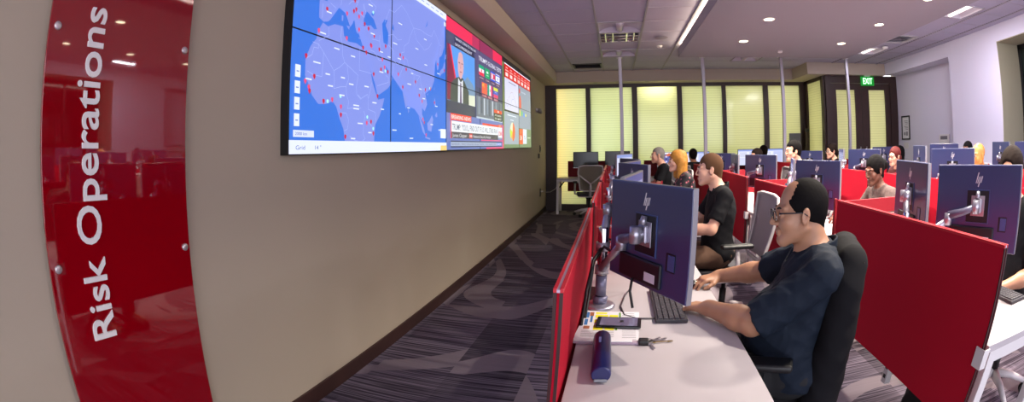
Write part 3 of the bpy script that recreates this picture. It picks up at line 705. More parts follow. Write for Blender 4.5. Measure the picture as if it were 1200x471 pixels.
# ---------------------------------------------------------------- video wall
VY, VZ, CW, CHH = 1.766, Z0-.040, 1.071, .5985
VX = WX+.044
vw = thing('video_wall', 'large video wall of twelve lit screens showing a world map and news', 'screen', (VX, VY, VZ), 0)
part('mount_frame', vw, M_BLACK, lambda bm: box(bm, (-.044, .01, .01), (-.001, CW*6-.01, CHH*2-.01)))
part('outer_frame', vw, M_BLACK, lambda bm: [box(bm, lo, hi) for lo, hi in (((-.044, -.006, -.006), (.003, 0, CHH*2+.006)), ((-.044, CW*6, -.006), (.003, CW*6+.006, CHH*2+.006)), ((-.044, 0, -.006), (.003, CW*6, 0)), ((-.044, 0, CHH*2), (.003, CW*6, CHH*2+.006)))])
for i in range(6):
    for j in range(2):
        y0, z0 = i*CW, j*CHH; e = .0035
        o_ = part('display_panel', vw, M_BLACK, lambda bm: [box(bm, lo, hi) for lo, hi in (((-.02, y0, z0), (.0026, y0+e, z0+CHH)), ((-.02, y0+CW-e, z0), (.0026, y0+CW, z0+CHH)), ((-.02, y0+e, z0), (.0026, y0+CW-e, z0+e)), ((-.02, y0+e, z0+CHH-e), (.0026, y0+CW-e, z0+CHH)))])
RAT = CW/CHH
fn = lambda u, v, d: Vector((d, u*CW, v*CHH))
ST = .86
# world map picture
C = Canvas(fn, .00012, ST)
SEA, LAND, BORD = '#3270d8', '#7e8ee0', '#a6b4f2'
C.rect(0, 0, 2, 2, SEA)
mc = lambda la: math.degrees(math.log(math.tan(PI/4+math.radians(la)/2)))
U = lambda lo, la: (.11+(lo+17.5)*.01175, .325+.02103*mc(la))
LANDS = dict(
 africa=[(-17,14.7),(-16,18),(-17,21),(-14,26),(-10,29.5),(-9.8,31.5),(-6,35.8),(-2,35.1),(3,36.8),(10,37.3),(11,34),(15,32.3),(19.5,30.4),(22,32.8),(29,31),(32.3,31.3),(34,27.5),(37,21),(38.5,18),(43,12),(44.5,10.5),(51.2,11.8),(49,7),(46,2.5),(41.5,-2),(39,-7),(40.6,-11),(40.5,-15),(35,-20),(32,-28),(20,-35),(14,-22),(12,-15),(13.5,-9),(12,-5),(9,-1),(9.5,4),(6,4.3),(3,6.4),(-2,4.8),(-7.5,4.4),(-12,7.5),(-14,11)],
 eurasia=[(-9,37),(-9.3,43.3),(-1.7,43.4),(-1.5,46),(-4.5,48.4),(2,51),(5,53.3),(8.5,53.8),(8.5,57),(11,59),(5.2,59),(5,62),(150,62),(150,60),(141,59),(135,54.5),(141,52),(140,48),(135,43.4),(130.5,42.3),(127.5,39.8),(129.4,36),(126.5,34.5),(126.5,37.5),(124.5,40),(121.2,39),(122,40.6),(118,39),(119,37.2),(122.5,37),(119.3,35),(121.8,31.5),(121,28),(117,23.5),(110,21),(108,21.6),(105.8,19),(109,13),(106.7,10.5),(105,8.7),(104.8,10.4),(102.5,12),(100.9,13.4),(99.3,10.5),(100.3,7),(103.3,4.5),(103.8,1.4),(101,3),(98.5,8),(98.6,12),(97.5,16.5),(94.3,16),(94,18.8),(91.5,22.6),(88,21.8),(86.5,20.1),(82.3,16.7),(80.2,15),(80,12),(79,10),(77.5,8.1),(76,11),(73.5,16),(72.8,20),(70.5,20.8),(69,22.5),(67,24.8),(62,25.2),(57.5,25.7),(56.5,27.1),(52,27.6),(50,30),(48.3,30),(50.2,26.6),(51.5,24.2),(54,24.1),(56.3,26.2),(58.5,23.7),(59.8,22.5),(57.8,19),(55,17),(52,15.7),(45,12.8),(43.3,13),(42.6,16.5),(39,21.3),(35,28),(34.6,31.6),(36,36.6),(32.5,36.1),(30.5,36.7),(27.3,37),(26.3,39.5),(29,41),(26,40.9),(23,40.4),(24,38),(22.8,36.5),(21.2,37.7),(19.4,41.3),(15,44.3),(13.5,45.7),(12.4,44.2),(16,41.9),(18.4,40),(16.6,39.7),(16,38),(12.3,41.5),(9,44.3),(6,43.1),(3.1,43.1),(3,41.8),(.3,40),(-.6,37.7),(-2.2,36.8),(-5.5,36.1)],
 britain=[(-5,50.1),(1.3,51.1),(.2,53),(-2,55.5),(-2,57.6),(-5,58.5),(-5.5,55.5),(-3,54),(-5,52)], ireland=[(-10,52),(-6.3,52.3),(-6,54.5),(-9,54.3)],
 lanka=[(80,9.5),(81.8,7),(80.5,6)], sumatra=[(95.5,5.5),(98,4),(104,-2),(106,-6),(102,-4),(98.5,1)], java=[(105.5,-6.6),(114,-7.6),(114,-8.6),(106,-7.6)], borneo=[(109,1.5),(113,3.5),(117,7),(119,4.5),(116,-3.5),(110,-2.8)],
 madagascar=[(49.3,-12),(50.3,-16),(47,-25),(44,-23),(44.5,-16)], sicily=[(12.5,38),(15.4,38.2),(15,36.8)], sardinia=[(8.3,41),(9.7,41),(9.5,39.1),(8.5,39)], crete=[(23.6,35.5),(26.2,35.2),(24,34.9)], cyprus=[(32.4,35.1),(34.4,35.6),(33,34.6)],
 japan=[(130.5,31.3),(135,33.8),(139.8,35),(141.8,39.5),(140.5,41.2),(136.8,37),(132,35.3),(130,33)], hokkaido=[(140,42),(145,43.3),(142,45.4)], philippines=[(120.3,16),(122,18.3),(122,14),(124,12.5),(121,13.7)], mindanao=[(122,7),(125.5,9.5),(126.3,6.5),(124,6)], hainan=[(108.7,19.2),(111,20),(109.5,18.2)], taiwan=[(120.2,23),(121.6,25.2),(121,22)])
SEAS = [[(28,43.2),(28,41.4),(31.5,41.2),(35,42),(38.5,41),(41.5,41.6),(38,44.6),(35.5,45.2),(32.5,46),(30.5,46.2)], [(49,37.3),(53.8,37),(53,40),(54.5,42),(51,44.6),(53,46.8),(49.5,46.5),(47,44.5),(47.6,43),(49.3,40.5)], [(35,46.1),(37,45.6),(39,47.1),(36,46.7)], [(10,54.3),(14,54.2),(19,54.6),(21,57),(24,59.4),(29.5,59.9),(22,60),(17.5,60),(17,58),(16,56.2),(12.8,56)], [(58.3,44.5),(61,44),(60,46.6)], [(27.5,40.8),(29.2,41),(28,40.3)], [(104,51.6),(108,53),(109.5,55.5),(105.5,52.2)]]
for p_ in LANDS.values():
    q = clip([U(*a) for a in p_], 0, .11, 2, 2)
    if len(q) > 2: C.area(q, LAND, lift=False) if 0 else C.area(q, LAND)
for p_ in SEAS:
    q = clip([U(*a) for a in p_], 0, .11, 2, 2)
    if len(q) > 2: C.area(q, SEA)
BL = [[(-13,27.7),(-8.7,27.5),(-8.7,26),(-12,25.9),(-13,23),(-17,21)], [(-8.7,27.5),(-4.8,25),(3.3,19),(7.5,20.8),(12,23.5),(14,22.8),(24,19.6)], [(25,31.6),(25,22),(37,22)], [(9.5,30.2),(10,26),(12,23.5)], [(8.5,36.8),(8,33),(9.5,30.2)], [(-2,35),(-1.2,32),(-8.7,28.8)], [(-4.8,25),(-5.6,15.5),(-11.5,15.5),(-16,16.5)], [(3.3,19),(4,15),(3.6,11.7)], [(14,22.8),(15.5,17),(13.5,13.5),(14,10)], [(24,19.6),(22.5,14),(23,11),(27,9)], [(3.6,11.7),(9,13),(13.5,13.5)], [(34,10),(36,14.5),(37,18)], [(24,11),(27,9.5),(33,12),(34,10),(34,5),(41,4),(42,-1)], [(14,10),(16,7),(15,4),(18,4.5),(24,5),(27,5)], [(9.5,2),(14,2),(16,-1),(15,-5),(12.3,-5.8)], [(29.5,4),(31,2),(29.5,-2),(29.3,-7),(31,-9),(28.5,-12.5)], [(34,-1),(38,-3),(39.2,-4.7)], [(17,-8),(22,-11),(24,-13)], [(35,32),(39,32),(44.5,29),(48,29.5)], [(44.5,37.2),(46,33),(48,30)], [(36.5,36.8),(42,37.2),(44.5,37.2),(44.8,39.7)], [(43,17),(49,18.5),(55,20),(55,22.5),(52,23)], [(61,25.2),(61.8,31),(61,35.5),(54,37.3)], [(61.8,31),(66,29.8),(69.5,32),(71,36.3),(74.5,37)], [(68.2,23.8),(71,27.5),(74.5,31),(74.5,34.5),(78.5,34)], [(78.5,34),(81,30.2),(88,28),(92,27.8),(97,28)], [(88,28),(88.3,22)], [(92,22),(92.5,25),(97,28),(98.5,24),(101,21.5),(108,21.6)], [(101,21.5),(98,18),(98.8,12)], [(101,21.5),(105,19),(107.5,15),(106,11)], [(50,45.5),(55,51),(61,51),(70,55),(77,53.5),(87,49.2)], [(87,49.2),(98,50),(108,49.5),(116,49.8),(120,53),(127,50),(131,47.8),(134,48.3),(131,43)], [(87,49.2),(91,45),(104,42),(111,44),(116,47)], [(87,49.2),(82,45),(80,42),(74,39.5),(74,37)], [(54,41),(60,42.5),(66,41),(71,42)], [(-1.5,43.3),(3,42.4)], [(2.5,51),(6,49.5),(8,47.6),(7,44)], [(9,54.5),(9.5,54.8)], [(14.2,53.9),(15,51),(12.2,50.2),(13.8,48.7),(9.6,47.5)], [(15,51),(18.8,49.5),(22.6,49.1),(23.6,51.5),(23.5,54)], [(23.5,54),(28,56),(27.5,59)], [(23.6,51.5),(31,51.5),(35,50),(40,49.5),(38,47)], [(22.6,49.1),(22,48),(16,47),(13.7,45.6)], [(22,48),(20.3,46),(22.5,44.5),(28.5,43.8)], [(28,46),(27,48.3),(30,45.5)], [(11,59),(12.5,62)], [(28,60.5),(30,62)], [(-7,42),(-7,37.2)]]
for b_ in BL:
    q = [U(*a) for a in b_]; q = [(min(max(u, 0), 2), min(max(v, .115), 2)) for u, v in q]; C.line(q, .0022, RAT, BORD, lift=False)
C.z += .00012
for lo, la in ((-17,21.5),(-11,14.5),(-17,12),(-14.5,10),(-14,8.5),(2.5,6.5),(-4,5.3),(9.5,4),(9.5,.5),(13.2,-8.8),(12.5,-12.3),(32.6,-2),(36.8,-1.3),(39.2,-6.8),(-9,32),(13,32.9),(28,31.5),(31.2,30),(35.5,33.8),(36.3,33.5),(38.8,38),(44.4,33.3),(51.4,35.7),(48,29.4),(50.6,26.2),(54.4,24.5),(43.2,11.6),(39,21.5),(46.7,24.7),(69.2,34.5),(67,24.9),(73,33.7),(72.8,19),(24.9,60.2),(30.5,50.5),(2.3,48.9),(-.1,51.5),(4.4,50.8),(13.4,52.5),(16.4,48.2),(21,52.2),(19,47.5),(26,44.4),(23.3,42.7),(20.5,44.8),(18.4,43.8),(23.7,38),(12.5,41.9),(-3.7,40.4),(28.9,41),(32.8,39.9),(100.5,13.7),(103.8,1.3),(106.8,-6.2),(121,14.6),(96,16.8),(101.7,3.1),(90.4,23.7),(77.2,28.6),(105.8,21),(114.2,22.3),(127,37.5),(139.7,35.7)):
    u, v = U(lo, la)
    if .11 < v < 1.97 and u < 1.98: C.area([(u, v-.018), (u+.011, v+.010), (u+.008, v+.03), (u-.008, v+.03), (u-.011, v+.010)], '#c8143c' if (lo*7+la*3) % 3 > 1.2 else '#e04878', lift=False)
C.z += .00012
for lo, la in ((-1,6),(9,9),(51.5,25),(33,1.3),(39,-4),(113,23),(37,47)):
    u, v = U(lo, la); C.disc(u, v, .010, .018, '#a8f4f4', 8, lift=False)
rs = random.Random(5); C.z += .00012
for lo, la, w_l in ((-8,32,.05),(3,28,.05),(17,27,.045),(-12,20.5,.06),(-3,17,.04),(9,17,.04),(16,15,.045),(30,15.5,.05),(-17,13.5,.05),(-1,12.5,.045),(8,9.5,.05),(20,6,.06),(20,4.5,.06),(38,8.6,.05),(47,6,.04),(24,-2,.055),(18,-9,.045),(26,-13,.05),(34,-6,.04),(68,5,.03),(79,9,.04),(60,-4,.06),(82,-8,.06),(45,24,.05),(54,32,.04),(66,33,.05),(66,48,.06),(79,22,.06),(104,35,.05),(96,62,.07),(103,47,.05),(45,33,.04),(2,47,.05),(10,51,.05),(-4,40,.045),(20,50,.04),(35,39,.05),(32,49,.05),(101,16,.05),(114,1,.05),(122,13,.05),(96,21,.04),(128,-2,.06),(126,33,.05),(84,28,.035),(90,41,.05),(60,39,.06)):
    u, v = U(lo, la)
    if .12 < v < 1.95 and u < 1.93: C.line([(u, v), (u+w_l, v)], .006, RAT, '#dfe6ff', lift=False)
C.rect(0, 0, 2, .11, '#dfe6ff'); C.text('Grid', .05, .035, .035, .07, '#3a5aa8', RAT); C.text('14 °', .20, .035, .035, .05, '#3a5aa8', RAT)
C.rect(.03, .135, .19, .19, '#d4dcfa'); C.text('2000 km', .045, .15, .025, .09, '#3a5aa8', RAT)
for k, s_ in enumerate('-+□⌂'): C.rect(.035, .22+.13*k, .075, .32+.13*k, '#dfe6ff'); C.rect(.045, .262+.13*k, .065, .272+.13*k, '#7088c8')
C.rect(1.0, 1.90, 2, 2, '#dfe6ff', lift=True); C.rect(1.945, 1.80, 1.985, 1.86, '#dfe6ff')
for k in range(6): C.rect(1.36+.1*k, 1.945, 1.42+.1*k, 1.958, '#8aa0dc', lift=False)
C.rect(1.86, 0, 2, .07, '#e8c878'); C.rect(1.86, .17, 1.98, .30, '#dfe6ff')
C.done('map_picture', vw)

# television news picture
C = Canvas(fn, .00012, ST)
C.rect(2, 0, 4, 2, '#4a4c6c')
C.rect(2, 0, 4, .55, '#6878b8'); C.rect(2, .55, 2.85, .74, '#3d4058')
C.rect(2, 1.78, 4, 2, '#e82c58'); C.rect(2.75, 1.78, 2.99, 2, '#b8305c'); C.rect(3.0, 1.78, 3.55, 2, '#902c58')
C.rect(2.03, .735, 2.825, 1.58, '#5a9ae8'); C.area([(2.03, .74), (2.03, 1.58), (2.08, 1.58), (2.25, 1.0), (2.15, .74)], '#842848'); C.area([(2.08, 1.58), (2.11, 1.58), (2.27, 1.05), (2.24, 1.02)], '#e83050')
C.area([(2.48, .74), (2.48, 1.10), (2.58, 1.2), (2.66, 1.12), (2.76, 1.10), (2.825, 1.0), (2.825, .74)], '#7894b4'); C.area([(2.5, .735), (2.825, .735), (2.825, .92), (2.6, .90)], '#d8dcc8')
C.area([(2.10, .735), (2.12, 1.0), (2.24, 1.10), (2.33, 1.14), (2.45, 1.14), (2.53, 1.05), (2.62, .95), (2.62, .735)], '#4c5450')
C.area([(2.30, .735), (2.31, 1.12), (2.38, 1.06), (2.45, 1.12), (2.44, .735)], '#d8dce4'); C.area([(2.355, .735), (2.365, 1.05), (2.395, 1.05), (2.405, .735)], '#604870')
C.area([(2.33, 1.15), (2.305, 1.25), (2.30, 1.40), (2.33, 1.52), (2.385, 1.555), (2.44, 1.52), (2.465, 1.40), (2.46, 1.25), (2.42, 1.15), (2.38, 1.11)], '#d8a8b0')
C.rect(2.32, 1.36, 2.365, 1.375, '#705058'); C.rect(2.40, 1.36, 2.445, 1.375, '#705058', lift=False); C.rect(2.355, 1.22, 2.415, 1.235, '#985060', lift=False); C.area([(2.38, 1.36), (2.365, 1.28), (2.395, 1.28)], '#c08890')
C.rect(2.21, 1.585, 2.80, 1.765, '#2c2c4c'); C.rect(2.80, 1.68, 3.02, 1.765, '#2c2c4c', lift=False)
C.text("\"I'M NOT GOING TO TALK ABOUT IT", 2.23, 1.70, .045, .77, '#d8dcf0', RAT, .01); C.text('SAYS PRESIDENT', 2.23, 1.61, .045, .50, '#d8dcf0', RAT, .01)
C.rect(2.86, 1.10, 3.97, 1.76, '#585078'); C.text("TRUMP'S GLOBAL TESTS", 2.96, 1.60, .085, .96, '#e4e4f4', RAT, .012)
def flag(u0, v0, w, h, kind):
    R = lambda a, b, c, d, col, lift=True: C.rect(u0+a*w, v0+b*h, u0+c*w, v0+d*h, col, lift=lift)
    if kind == 'iran': R(0, 0, 1, 1, '#e8e8f0'); R(0, .67, 1, 1, '#10a878'); R(0, 0, 1, .33, '#e83050'); C.disc(u0+w/2, v0+h/2, .02, .03, '#d84868')
    if kind == 'saudi': R(0, 0, 1, 1, '#10a868'); R(.3, .5, .7, .72, '#d8f0e4'); R(.25, .28, .75, .33, '#d8f0e4', False)
    if kind == 'nkorea': R(0, 0, 1, 1, '#2850d8'); R(0, .18, 1, .82, '#e8e8f0'); R(0, .23, 1, .77, '#e03060'); C.disc(u0+w*.35, v0+h/2, .035, .05, '#e8e8f0')
    if kind == 'israel': R(0, 0, 1, 1, '#e8ecfc'); R(0, .08, 1, .22, '#2848d8'); R(0, .78, 1, .92, '#2848d8', False); C.area([(u0+w*.38, v0+h*.4), (u0+w*.62, v0+h*.4), (u0+w*.5, v0+h*.68)], '#3858d8'); C.area([(u0+w*.38, v0+h*.6), (u0+w*.62, v0+h*.6), (u0+w*.5, v0+h*.32)], '#3858d8')
    if kind == 'china': R(0, 0, 1, 1, '#f06048'); C.disc(u0+w*.2, v0+h*.75, .02, .035, '#f8d050', 5); [C.disc(u0+w*a, v0+h*b, .007, .012, '#f8d050', 5, lift=False) for a, b in ((.38, .9), (.45, .8), (.45, .66), (.38, .56))]
    if kind == 'mexico': R(0, 0, 1, 1, '#e8ecf0'); R(0, 0, .33, 1, '#109878'); R(.67, 0, 1, 1, '#e03070', False); C.disc(u0+w/2, v0+h/2, .02, .035, '#b0a070', 8)
    if kind == 'venezuela': R(0, 0, 1, 1, '#3858c8'); R(0, .67, 1, 1, '#d8dc40'); R(0, 0, 1, .33, '#e04070', False); [C.disc(u0+w*(.5+.22*math.cos(a)), v0+h*(.45+.12*math.sin(a)), .006, .010, '#f0f0ff', 5, lift=False) for a in (.5, 1.0, 1.57, 2.1, 2.6)]
for (a, k, n_) in ((2.967, 'iran', 'IRAN'), (3.198, 'saudi', 'SAUDI ARABIA'), (3.427, 'nkorea', 'N. KOREA'), (3.652, 'israel', 'ISRAEL')):
    flag(a, 1.335, .19, .19, k); C.rect(a, 1.265, a+.19, 1.32, '#582848'); C.text(n_, a+.02, 1.278, .028, .15, '#e8d8e8', RAT)
for (a, k, n_) in ((3.062, 'china', 'CHINA'), (3.286, 'mexico', 'MEXICO'), (3.538, 'venezuela', 'VENEZUELA')):
    flag(a, 1.02, .205, .205, k); C.rect(a, .955, a+.205, 1.01, '#883048'); C.text(n_, a+.02, .966, .028, .165, '#f0d8e0', RAT)
C.rect(2.85, .555, 3.95, .945, '#6c7484')
for k, a in enumerate((2.92, 3.02, 3.12, 3.24, 3.33, 3.46, 3.62, 3.78)): C.rect(a, .62+.03*(k % 2), a+.05, .93, ('#8490a4', '#50586c', '#b8c0d0')[k % 3])
C.rect(2.85, .545, 3.95, .575, '#c0ccd8')
C.rect(3.545, .715, 3.925, .785, '#e04830'); C.rect(3.70, .735, 3.78, .765, '#ffd0c8'); C.rect(3.545, .56, 3.925, .715, '#3c4438'); C.text('ATLANTA', 3.58, .655, .035, .31, '#e8ece8', RAT, .01); C.text('9:31 AM ET', 3.58, .585, .04, .31, '#e8ece8', RAT, .01)
C.rect(2.088, .448, 2.672, .550, '#f04038'); C.text('BREAKING NEWS', 2.11, .468, .062, .54, '#ffe8e8', RAT, .015)
C.rect(3.06, .43, 3.90, .475, '#e84838'); C.rect(2.088, .175, 2.108, .45, '#f04038')
C.rect(2.108, .275, 3.717, .435, '#e8ecf4'); C.text("TRUMP: 'YOU'LL FIND OUT' IF U.S. WILL STRIKE IRAN", 2.13, .305, .095, 1.55, '#3c4464', RAT, .004)
C.rect(2.108, .178, 3.717, .275, '#4c4858'); C.text('James Clapper', 2.13, .198, .055, .40, '#dcdce4', RAT); C.rect(2.60, .185, 2.70, .265, '#c82838'); C.text('CNN', 2.61, .205, .04, .08, '#ffffff', RAT, .01); C.text('National Security Analyst', 2.73, .198, .05, .66, '#dcdce4', RAT)
C.rect(3.726, .19, 3.92, .436, '#e8ecf4'); C.text('CNN', 3.742, .265, .09, .165, '#d02840', RAT, .03); C.rect(3.726, .19, 3.92, .225, '#8894a8'); C.rect(3.72, .44, 3.90, .49, '#f06030'); C.text('LIVE', 3.76, .45, .03, .1, '#ffe8e0', RAT)
C.rect(2.085, .04, 3.892, .142, '#343c60'); C.rect(2.085, .06, 3.65, .122, '#a4b0cc'); C.text('NEWSROOM  |  MARKETS OPEN AFTER OVERNIGHT TRADING  |  WORLD HEADLINES TODAY', 2.11, .073, .032, 1.5, '#50587c', RAT); C.rect(3.65, .06, 3.88, .122, '#7c94d8'); C.text('CNN.COM', 3.67, .075, .03, .18, '#f0f4ff', RAT)
C.rect(3.0, .15, 3.95, .172, '#e05080'); C.rect(3.2, 0, 4, .032, '#e84878'); C.rect(3.925, 0, 4, .5, '#d84878')
C.done('news_picture', vw)

# dashboard picture
C = Canvas(fn, .00012, ST)
C.rect(4, 0, 6, 2, '#708868'); C.rect(4.0, .82, 6, 2, '#16161c'); C.rect(4.0, 0, 4.08, 1.9, '#788c58')
C.rect(4.12, 1.88, 5.95, 1.905, '#e8e8f4'); C.rect(4.12, 1.58, 5.95, 1.88, '#d81c18')
for k in range(7):
    a = 4.17+k*.255; C.rect(a+.03, 1.80, a+.15, 1.825, '#f4a8a8', lift=False or k == 0); C.rect(a, 1.735, a+.19, 1.765, '#f4b0b0', lift=False); C.rect(a+.01, 1.62, a+.16, 1.70, '#ffd8d8', lift=False)
C.rect(4.12, .86, 4.97, 1.575, '#d4d4ec'); C.rect(4.35, 1.50, 4.8, 1.52, '#7c80a0')
C.line([(4.2+k*.05, .95+.12*abs(math.sin(k*1.7))+.28*math.exp(-((k-7)/4)**2)) for k in range(15)], .004, RAT, '#b08ca8'); C.line([(4.2+k*.05, .92+.10*abs(math.sin(k*2.3+1))+.2*math.exp(-((k-9)/3)**2)) for k in range(15)], .004, RAT, '#8c98c8')
C.rect(4.97, .50, 5.95, 1.575, '#8c98ac'); C.text('Overview', 5.18, 1.42, .05, .35, '#dfe6f4', RAT)
C.rect(5.02, 1.38, 5.10, 1.50, '#d83848'); C.area([(5.02, 1.0), (5.02, 1.28), (5.10, 1.34), (5.17, 1.2), (5.17, .98)], '#e05848')
for k, c_ in enumerate(('#d8d850', '#58c878', '#4890e8', '#e8e070')): C.rect(5.03+.15*k, .80+.03*(k % 2), 5.12+.15*k, .96-.02*k, c_)
C.rect(4.08, .09, 4.96, .82, '#9ca8b8'); C.rect(4.25, .74, 4.8, .76, '#dfe6f4'); C.rect(4.42, .64, 4.62, .66, '#dfe6f4', lift=False)
C.disc(4.55, .38, .16, .22, '#f06838', 16, -PI*.5, PI*.45); C.disc(4.55, .38, .16, .22, '#d8dcc0', 10, PI*.45, PI*.9); C.disc(4.55, .38, .16, .22, '#c8e040', 8, PI*.9, PI*1.25); C.disc(4.55, .38, .13, .18, '#e8a860', 8, PI*1.25, PI*1.5)
C.rect(5.0, .09, 5.28, .48, '#f05c38'); C.text('24', 5.05, .2, .12, .15, '#ffe0d8', RAT, .02); C.rect(5.28, .10, 5.58, .49, '#d4dcec'); C.text('%', 5.35, .22, .1, .12, '#7c90b0', RAT); C.rect(5.66, .25, 5.9, .28, '#c8d8c0')
C.done('dashboard_picture', vw)

# ---------------------------------------------------------------- red wall sign
SGX = WX+.030
def sign_mat():
    m = mat('glossy red acrylic', '#86000e', .035, coat=1., spec=.7); m.node_tree.nodes['Principled BSDF'].inputs['Coat Roughness'].default_value = .02; return m
sg = thing('wall_sign', 'tall glossy red sign standing off the wall with white vertical lettering', 'sign', (WX, .84, Z0), 0)
part('panel', sg, sign_mat(), lambda bm: box(bm, (.019, -.303, -1.12), (.030, .310, 1.09), .0015))
part('lettering', sg, mat('white raised letter', '#e2dedc', .4), lambda bm: text_bm(bm, 'Risk Operations', .1345, lambda x, y, d: Vector((.030+d, -.086-y, -.626+x)), bold=.0012, depth=.006, width=1.052))
for y in (-.272, .285):
    for z in (.343, -.374, 1.05, -1.08):
        so = part('standoff', sg, M_METAL, lambda bm: lathe(bm, [(.012, 0), (.012, .019)], 16)); so.location = (0, y, z); so.rotation_euler = (0, PI/2, 0)
        cp = part('cap', so, mat('pale satin steel', '#cfc8c8', .3, metal=.7), lambda bm: lathe(bm, [(.0135, .030), (.0135, .035), (.011, .037), (.0001, .0372)], 20))
# ---------------------------------------------------------------- benches, screens, monitors, arms, chairs
ROWX = [-.12, 1.39, 2.93, 4.45]; PITCH = 1.815; YS = 1.09; DH = .73
M_RED = mat('red screen fabric', '#b20e2a', .85, bump=(420, .12), sheen=.0, spec=.2)
M_REDE = mat('red screen edge', '#c01428', .5); M_REDS = mat('red painted slat', '#950e20', .45)
M_TOP = mat('white laminate', '#b9b2b6', .38, var=(3, .02))
ORD = ['first', 'second', 'third', 'fourth']; ROWN = ['in the first row, by the aisle', 'in the second row', 'in the third row', 'in the fourth row']
KN = ['nearest the camera', 'second from camera', 'third from camera', 'farthest back']
def desk():
    t = thing('desk', 'white bench desk '+ROWN[0]+', '+KN[0], 'desk', (ROWX[0], YS, 0), 0, 'white bench desks in rows')
    W, L = .61, 1.79
    part('worktop', t, M_TOP, lambda bm: box(bm, (.022, 0, DH-.028), (W, L, DH), .002))
    part('frame_rail', t, M_WHITE, lambda bm: (box(bm, (.05, .004, DH-.075), (W-.02, .03, DH-.028)), box(bm, (.05, L-.03, DH-.075), (W-.02, L-.004, DH-.028)), box(bm, (.06, .03, DH-.07), (.10, L-.03, DH-.03)), box(bm, (W-.10, .03, DH-.07), (W-.06, L-.03, DH-.03))))
    for x in (.05, W-.07):
        for y in (.004, L-.054): part('leg', t, M_WHITE, lambda bm: box(bm, (x, y, 0), (x+.05, y+.05, DH-.075), .003))
    part('end_panel', t, M_WHITE, lambda bm: box(bm, (.10, L-.03, .03), (.36, L-.018, DH-.075)))
    part('cable_tray', t, M_WHITE, lambda bm: (box(bm, (.03, .1, DH-.16), (.16, L-.1, DH-.155)), box(bm, (.03, .1, DH-.16), (.034, L-.1, DH-.09)), box(bm, (.156, .1, DH-.16), (.16, L-.1, DH-.09))))
    part('gap_grommet', t, M_BLACK, lambda bm: box(bm, (.035, .9, DH-.001), (.06, 1.15, DH+.002)))
    return register(t)
d0 = desk()
def panel():
    t = thing('desk_mounted_screen', 'long red fabric desk screen '+ROWN[0]+', '+KN[0], 'screen panel', (ROWX[0], YS+.01, 0), 0, 'long red fabric desk screens')
    L = 1.51
    part('fabric_panel', t, M_RED, lambda bm: box(bm, (-.011, .003, .40), (.011, L-.003, 1.062), .003))
    part('edge_trim', t, M_REDE, lambda bm: (box(bm, (-.0125, 0, 1.056), (-.004, L, 1.066)), box(bm, (.004, 0, 1.056), (.0125, L, 1.066))))
    for x in (-.012, .0035): part('end_trim', t, mat('dark maroon edging', '#34090f', .5), lambda bm: box(bm, (x, -.002, .40), (x+.0085, .003, 1.056)))
    part('top_channel', t, mat('pale lilac channel', '#b9a4bc', .4, metal=.5), lambda bm: box(bm, (-.004, 0, 1.056), (.004, L, 1.064)))
    for y in (-.006, L-.03): part('bracket', t, M_WHITE, lambda bm: (box(bm, (-.018, y-.012, DH-.075), (-.012, y+.04, DH-.005), .001), box(bm, (-.018, y-.018, DH-.075), (.018, y-.012, DH-.005), .001) if y < 0 else box(bm, (-.018, y+.01, DH-.075), (.018, y+.034, DH-.06), .001)))
    return register(t)
p0 = panel()
def cross():
    t = thing('divider_screen', 'red slatted divider between the first and second desks '+ROWN[0], 'screen panel', (ROWX[0]+.015, YS+1.61, 0), 0, 'red slatted dividers across the desks')
    part('slats', t, M_REDS, lambda bm: [box(bm, (.018, -.008, DH+.02+.104*i), (.56, .008, DH+.108+.104*i), .002) for i in range(3)])
    part('rails', t, mat('pale slat groove', '#cf8f8c', .5), lambda bm: [box(bm, (.018, -.006, DH+.1085+.104*i), (.56, .006, DH+.1155+.104*i)) for i in range(2)])
    for x in (.560, .002): part('end_post', t, M_REDS, lambda bm: box(bm, (x, -.012, DH+.001), (x+.016, .012, 1.062), .002))
    return register(t)
c0 = cross()
for r in range(4):
    for k in range(4):
        if not (r == 0 and k == 0):
            dup(d0, (ROWX[r], YS+PITCH*k, 0), 0, 'white bench desk %s, %s' % (ROWN[r], KN[k])); dup(p0, (ROWX[r], YS+.01+PITCH*k, 0), 0, 'long red fabric desk screen %s, %s' % (ROWN[r], KN[k]))
            dup(c0, (ROWX[r]+.015, YS+1.61+PITCH*k, 0), 0, 'red slatted divider %s, at the desk %s' % (ROWN[r], KN[k]))

MW, MH = .50, .352
M_BACK = mat('dark blue monitor back', '#2d3560', .28, spec=.8)
M_BACKD = mat('dark blue recess', '#0c0e18', .5)
M_BEZ = mat('monitor bezel', '#8d8a92', .35, metal=.4)
def logo(bm, s, x0, z0, y):
    """two joined italic letters made of slanting strokes"""
    def st(xa, za, xb, zb, w=.16):
        pts = [(xa-w, za), (xa+w, za), (xb+w, zb), (xb-w, zb)]
        a = [bm.verts.new((x0+p[0]*s, y, z0+p[1]*s)) for p in pts]; b = [bm.verts.new((x0+p[0]*s, y-.0012, z0+p[1]*s)) for p in pts]
        bm.faces.new(a[::-1]); bm.faces.new(b)
        for i in range(4): bm.faces.new((a[i], a[(i+1) % 4], b[(i+1) % 4], b[i]))
    k = .36
    st(-.95-k, -1, -.95+k*1.9, 2.0); st(-.32-k, -1, -.32+k*.75, .85); st(.32-k*1.9, -2.0+.0, .32+k, .95); st(.95-k*.75, -.85, .95+k, 1)
    st(-.75+.1, .80, -.15, .80, .30); st(.55, .80, 1.15, .80, .30); st(.1, -.85, .75, -.85, .25)
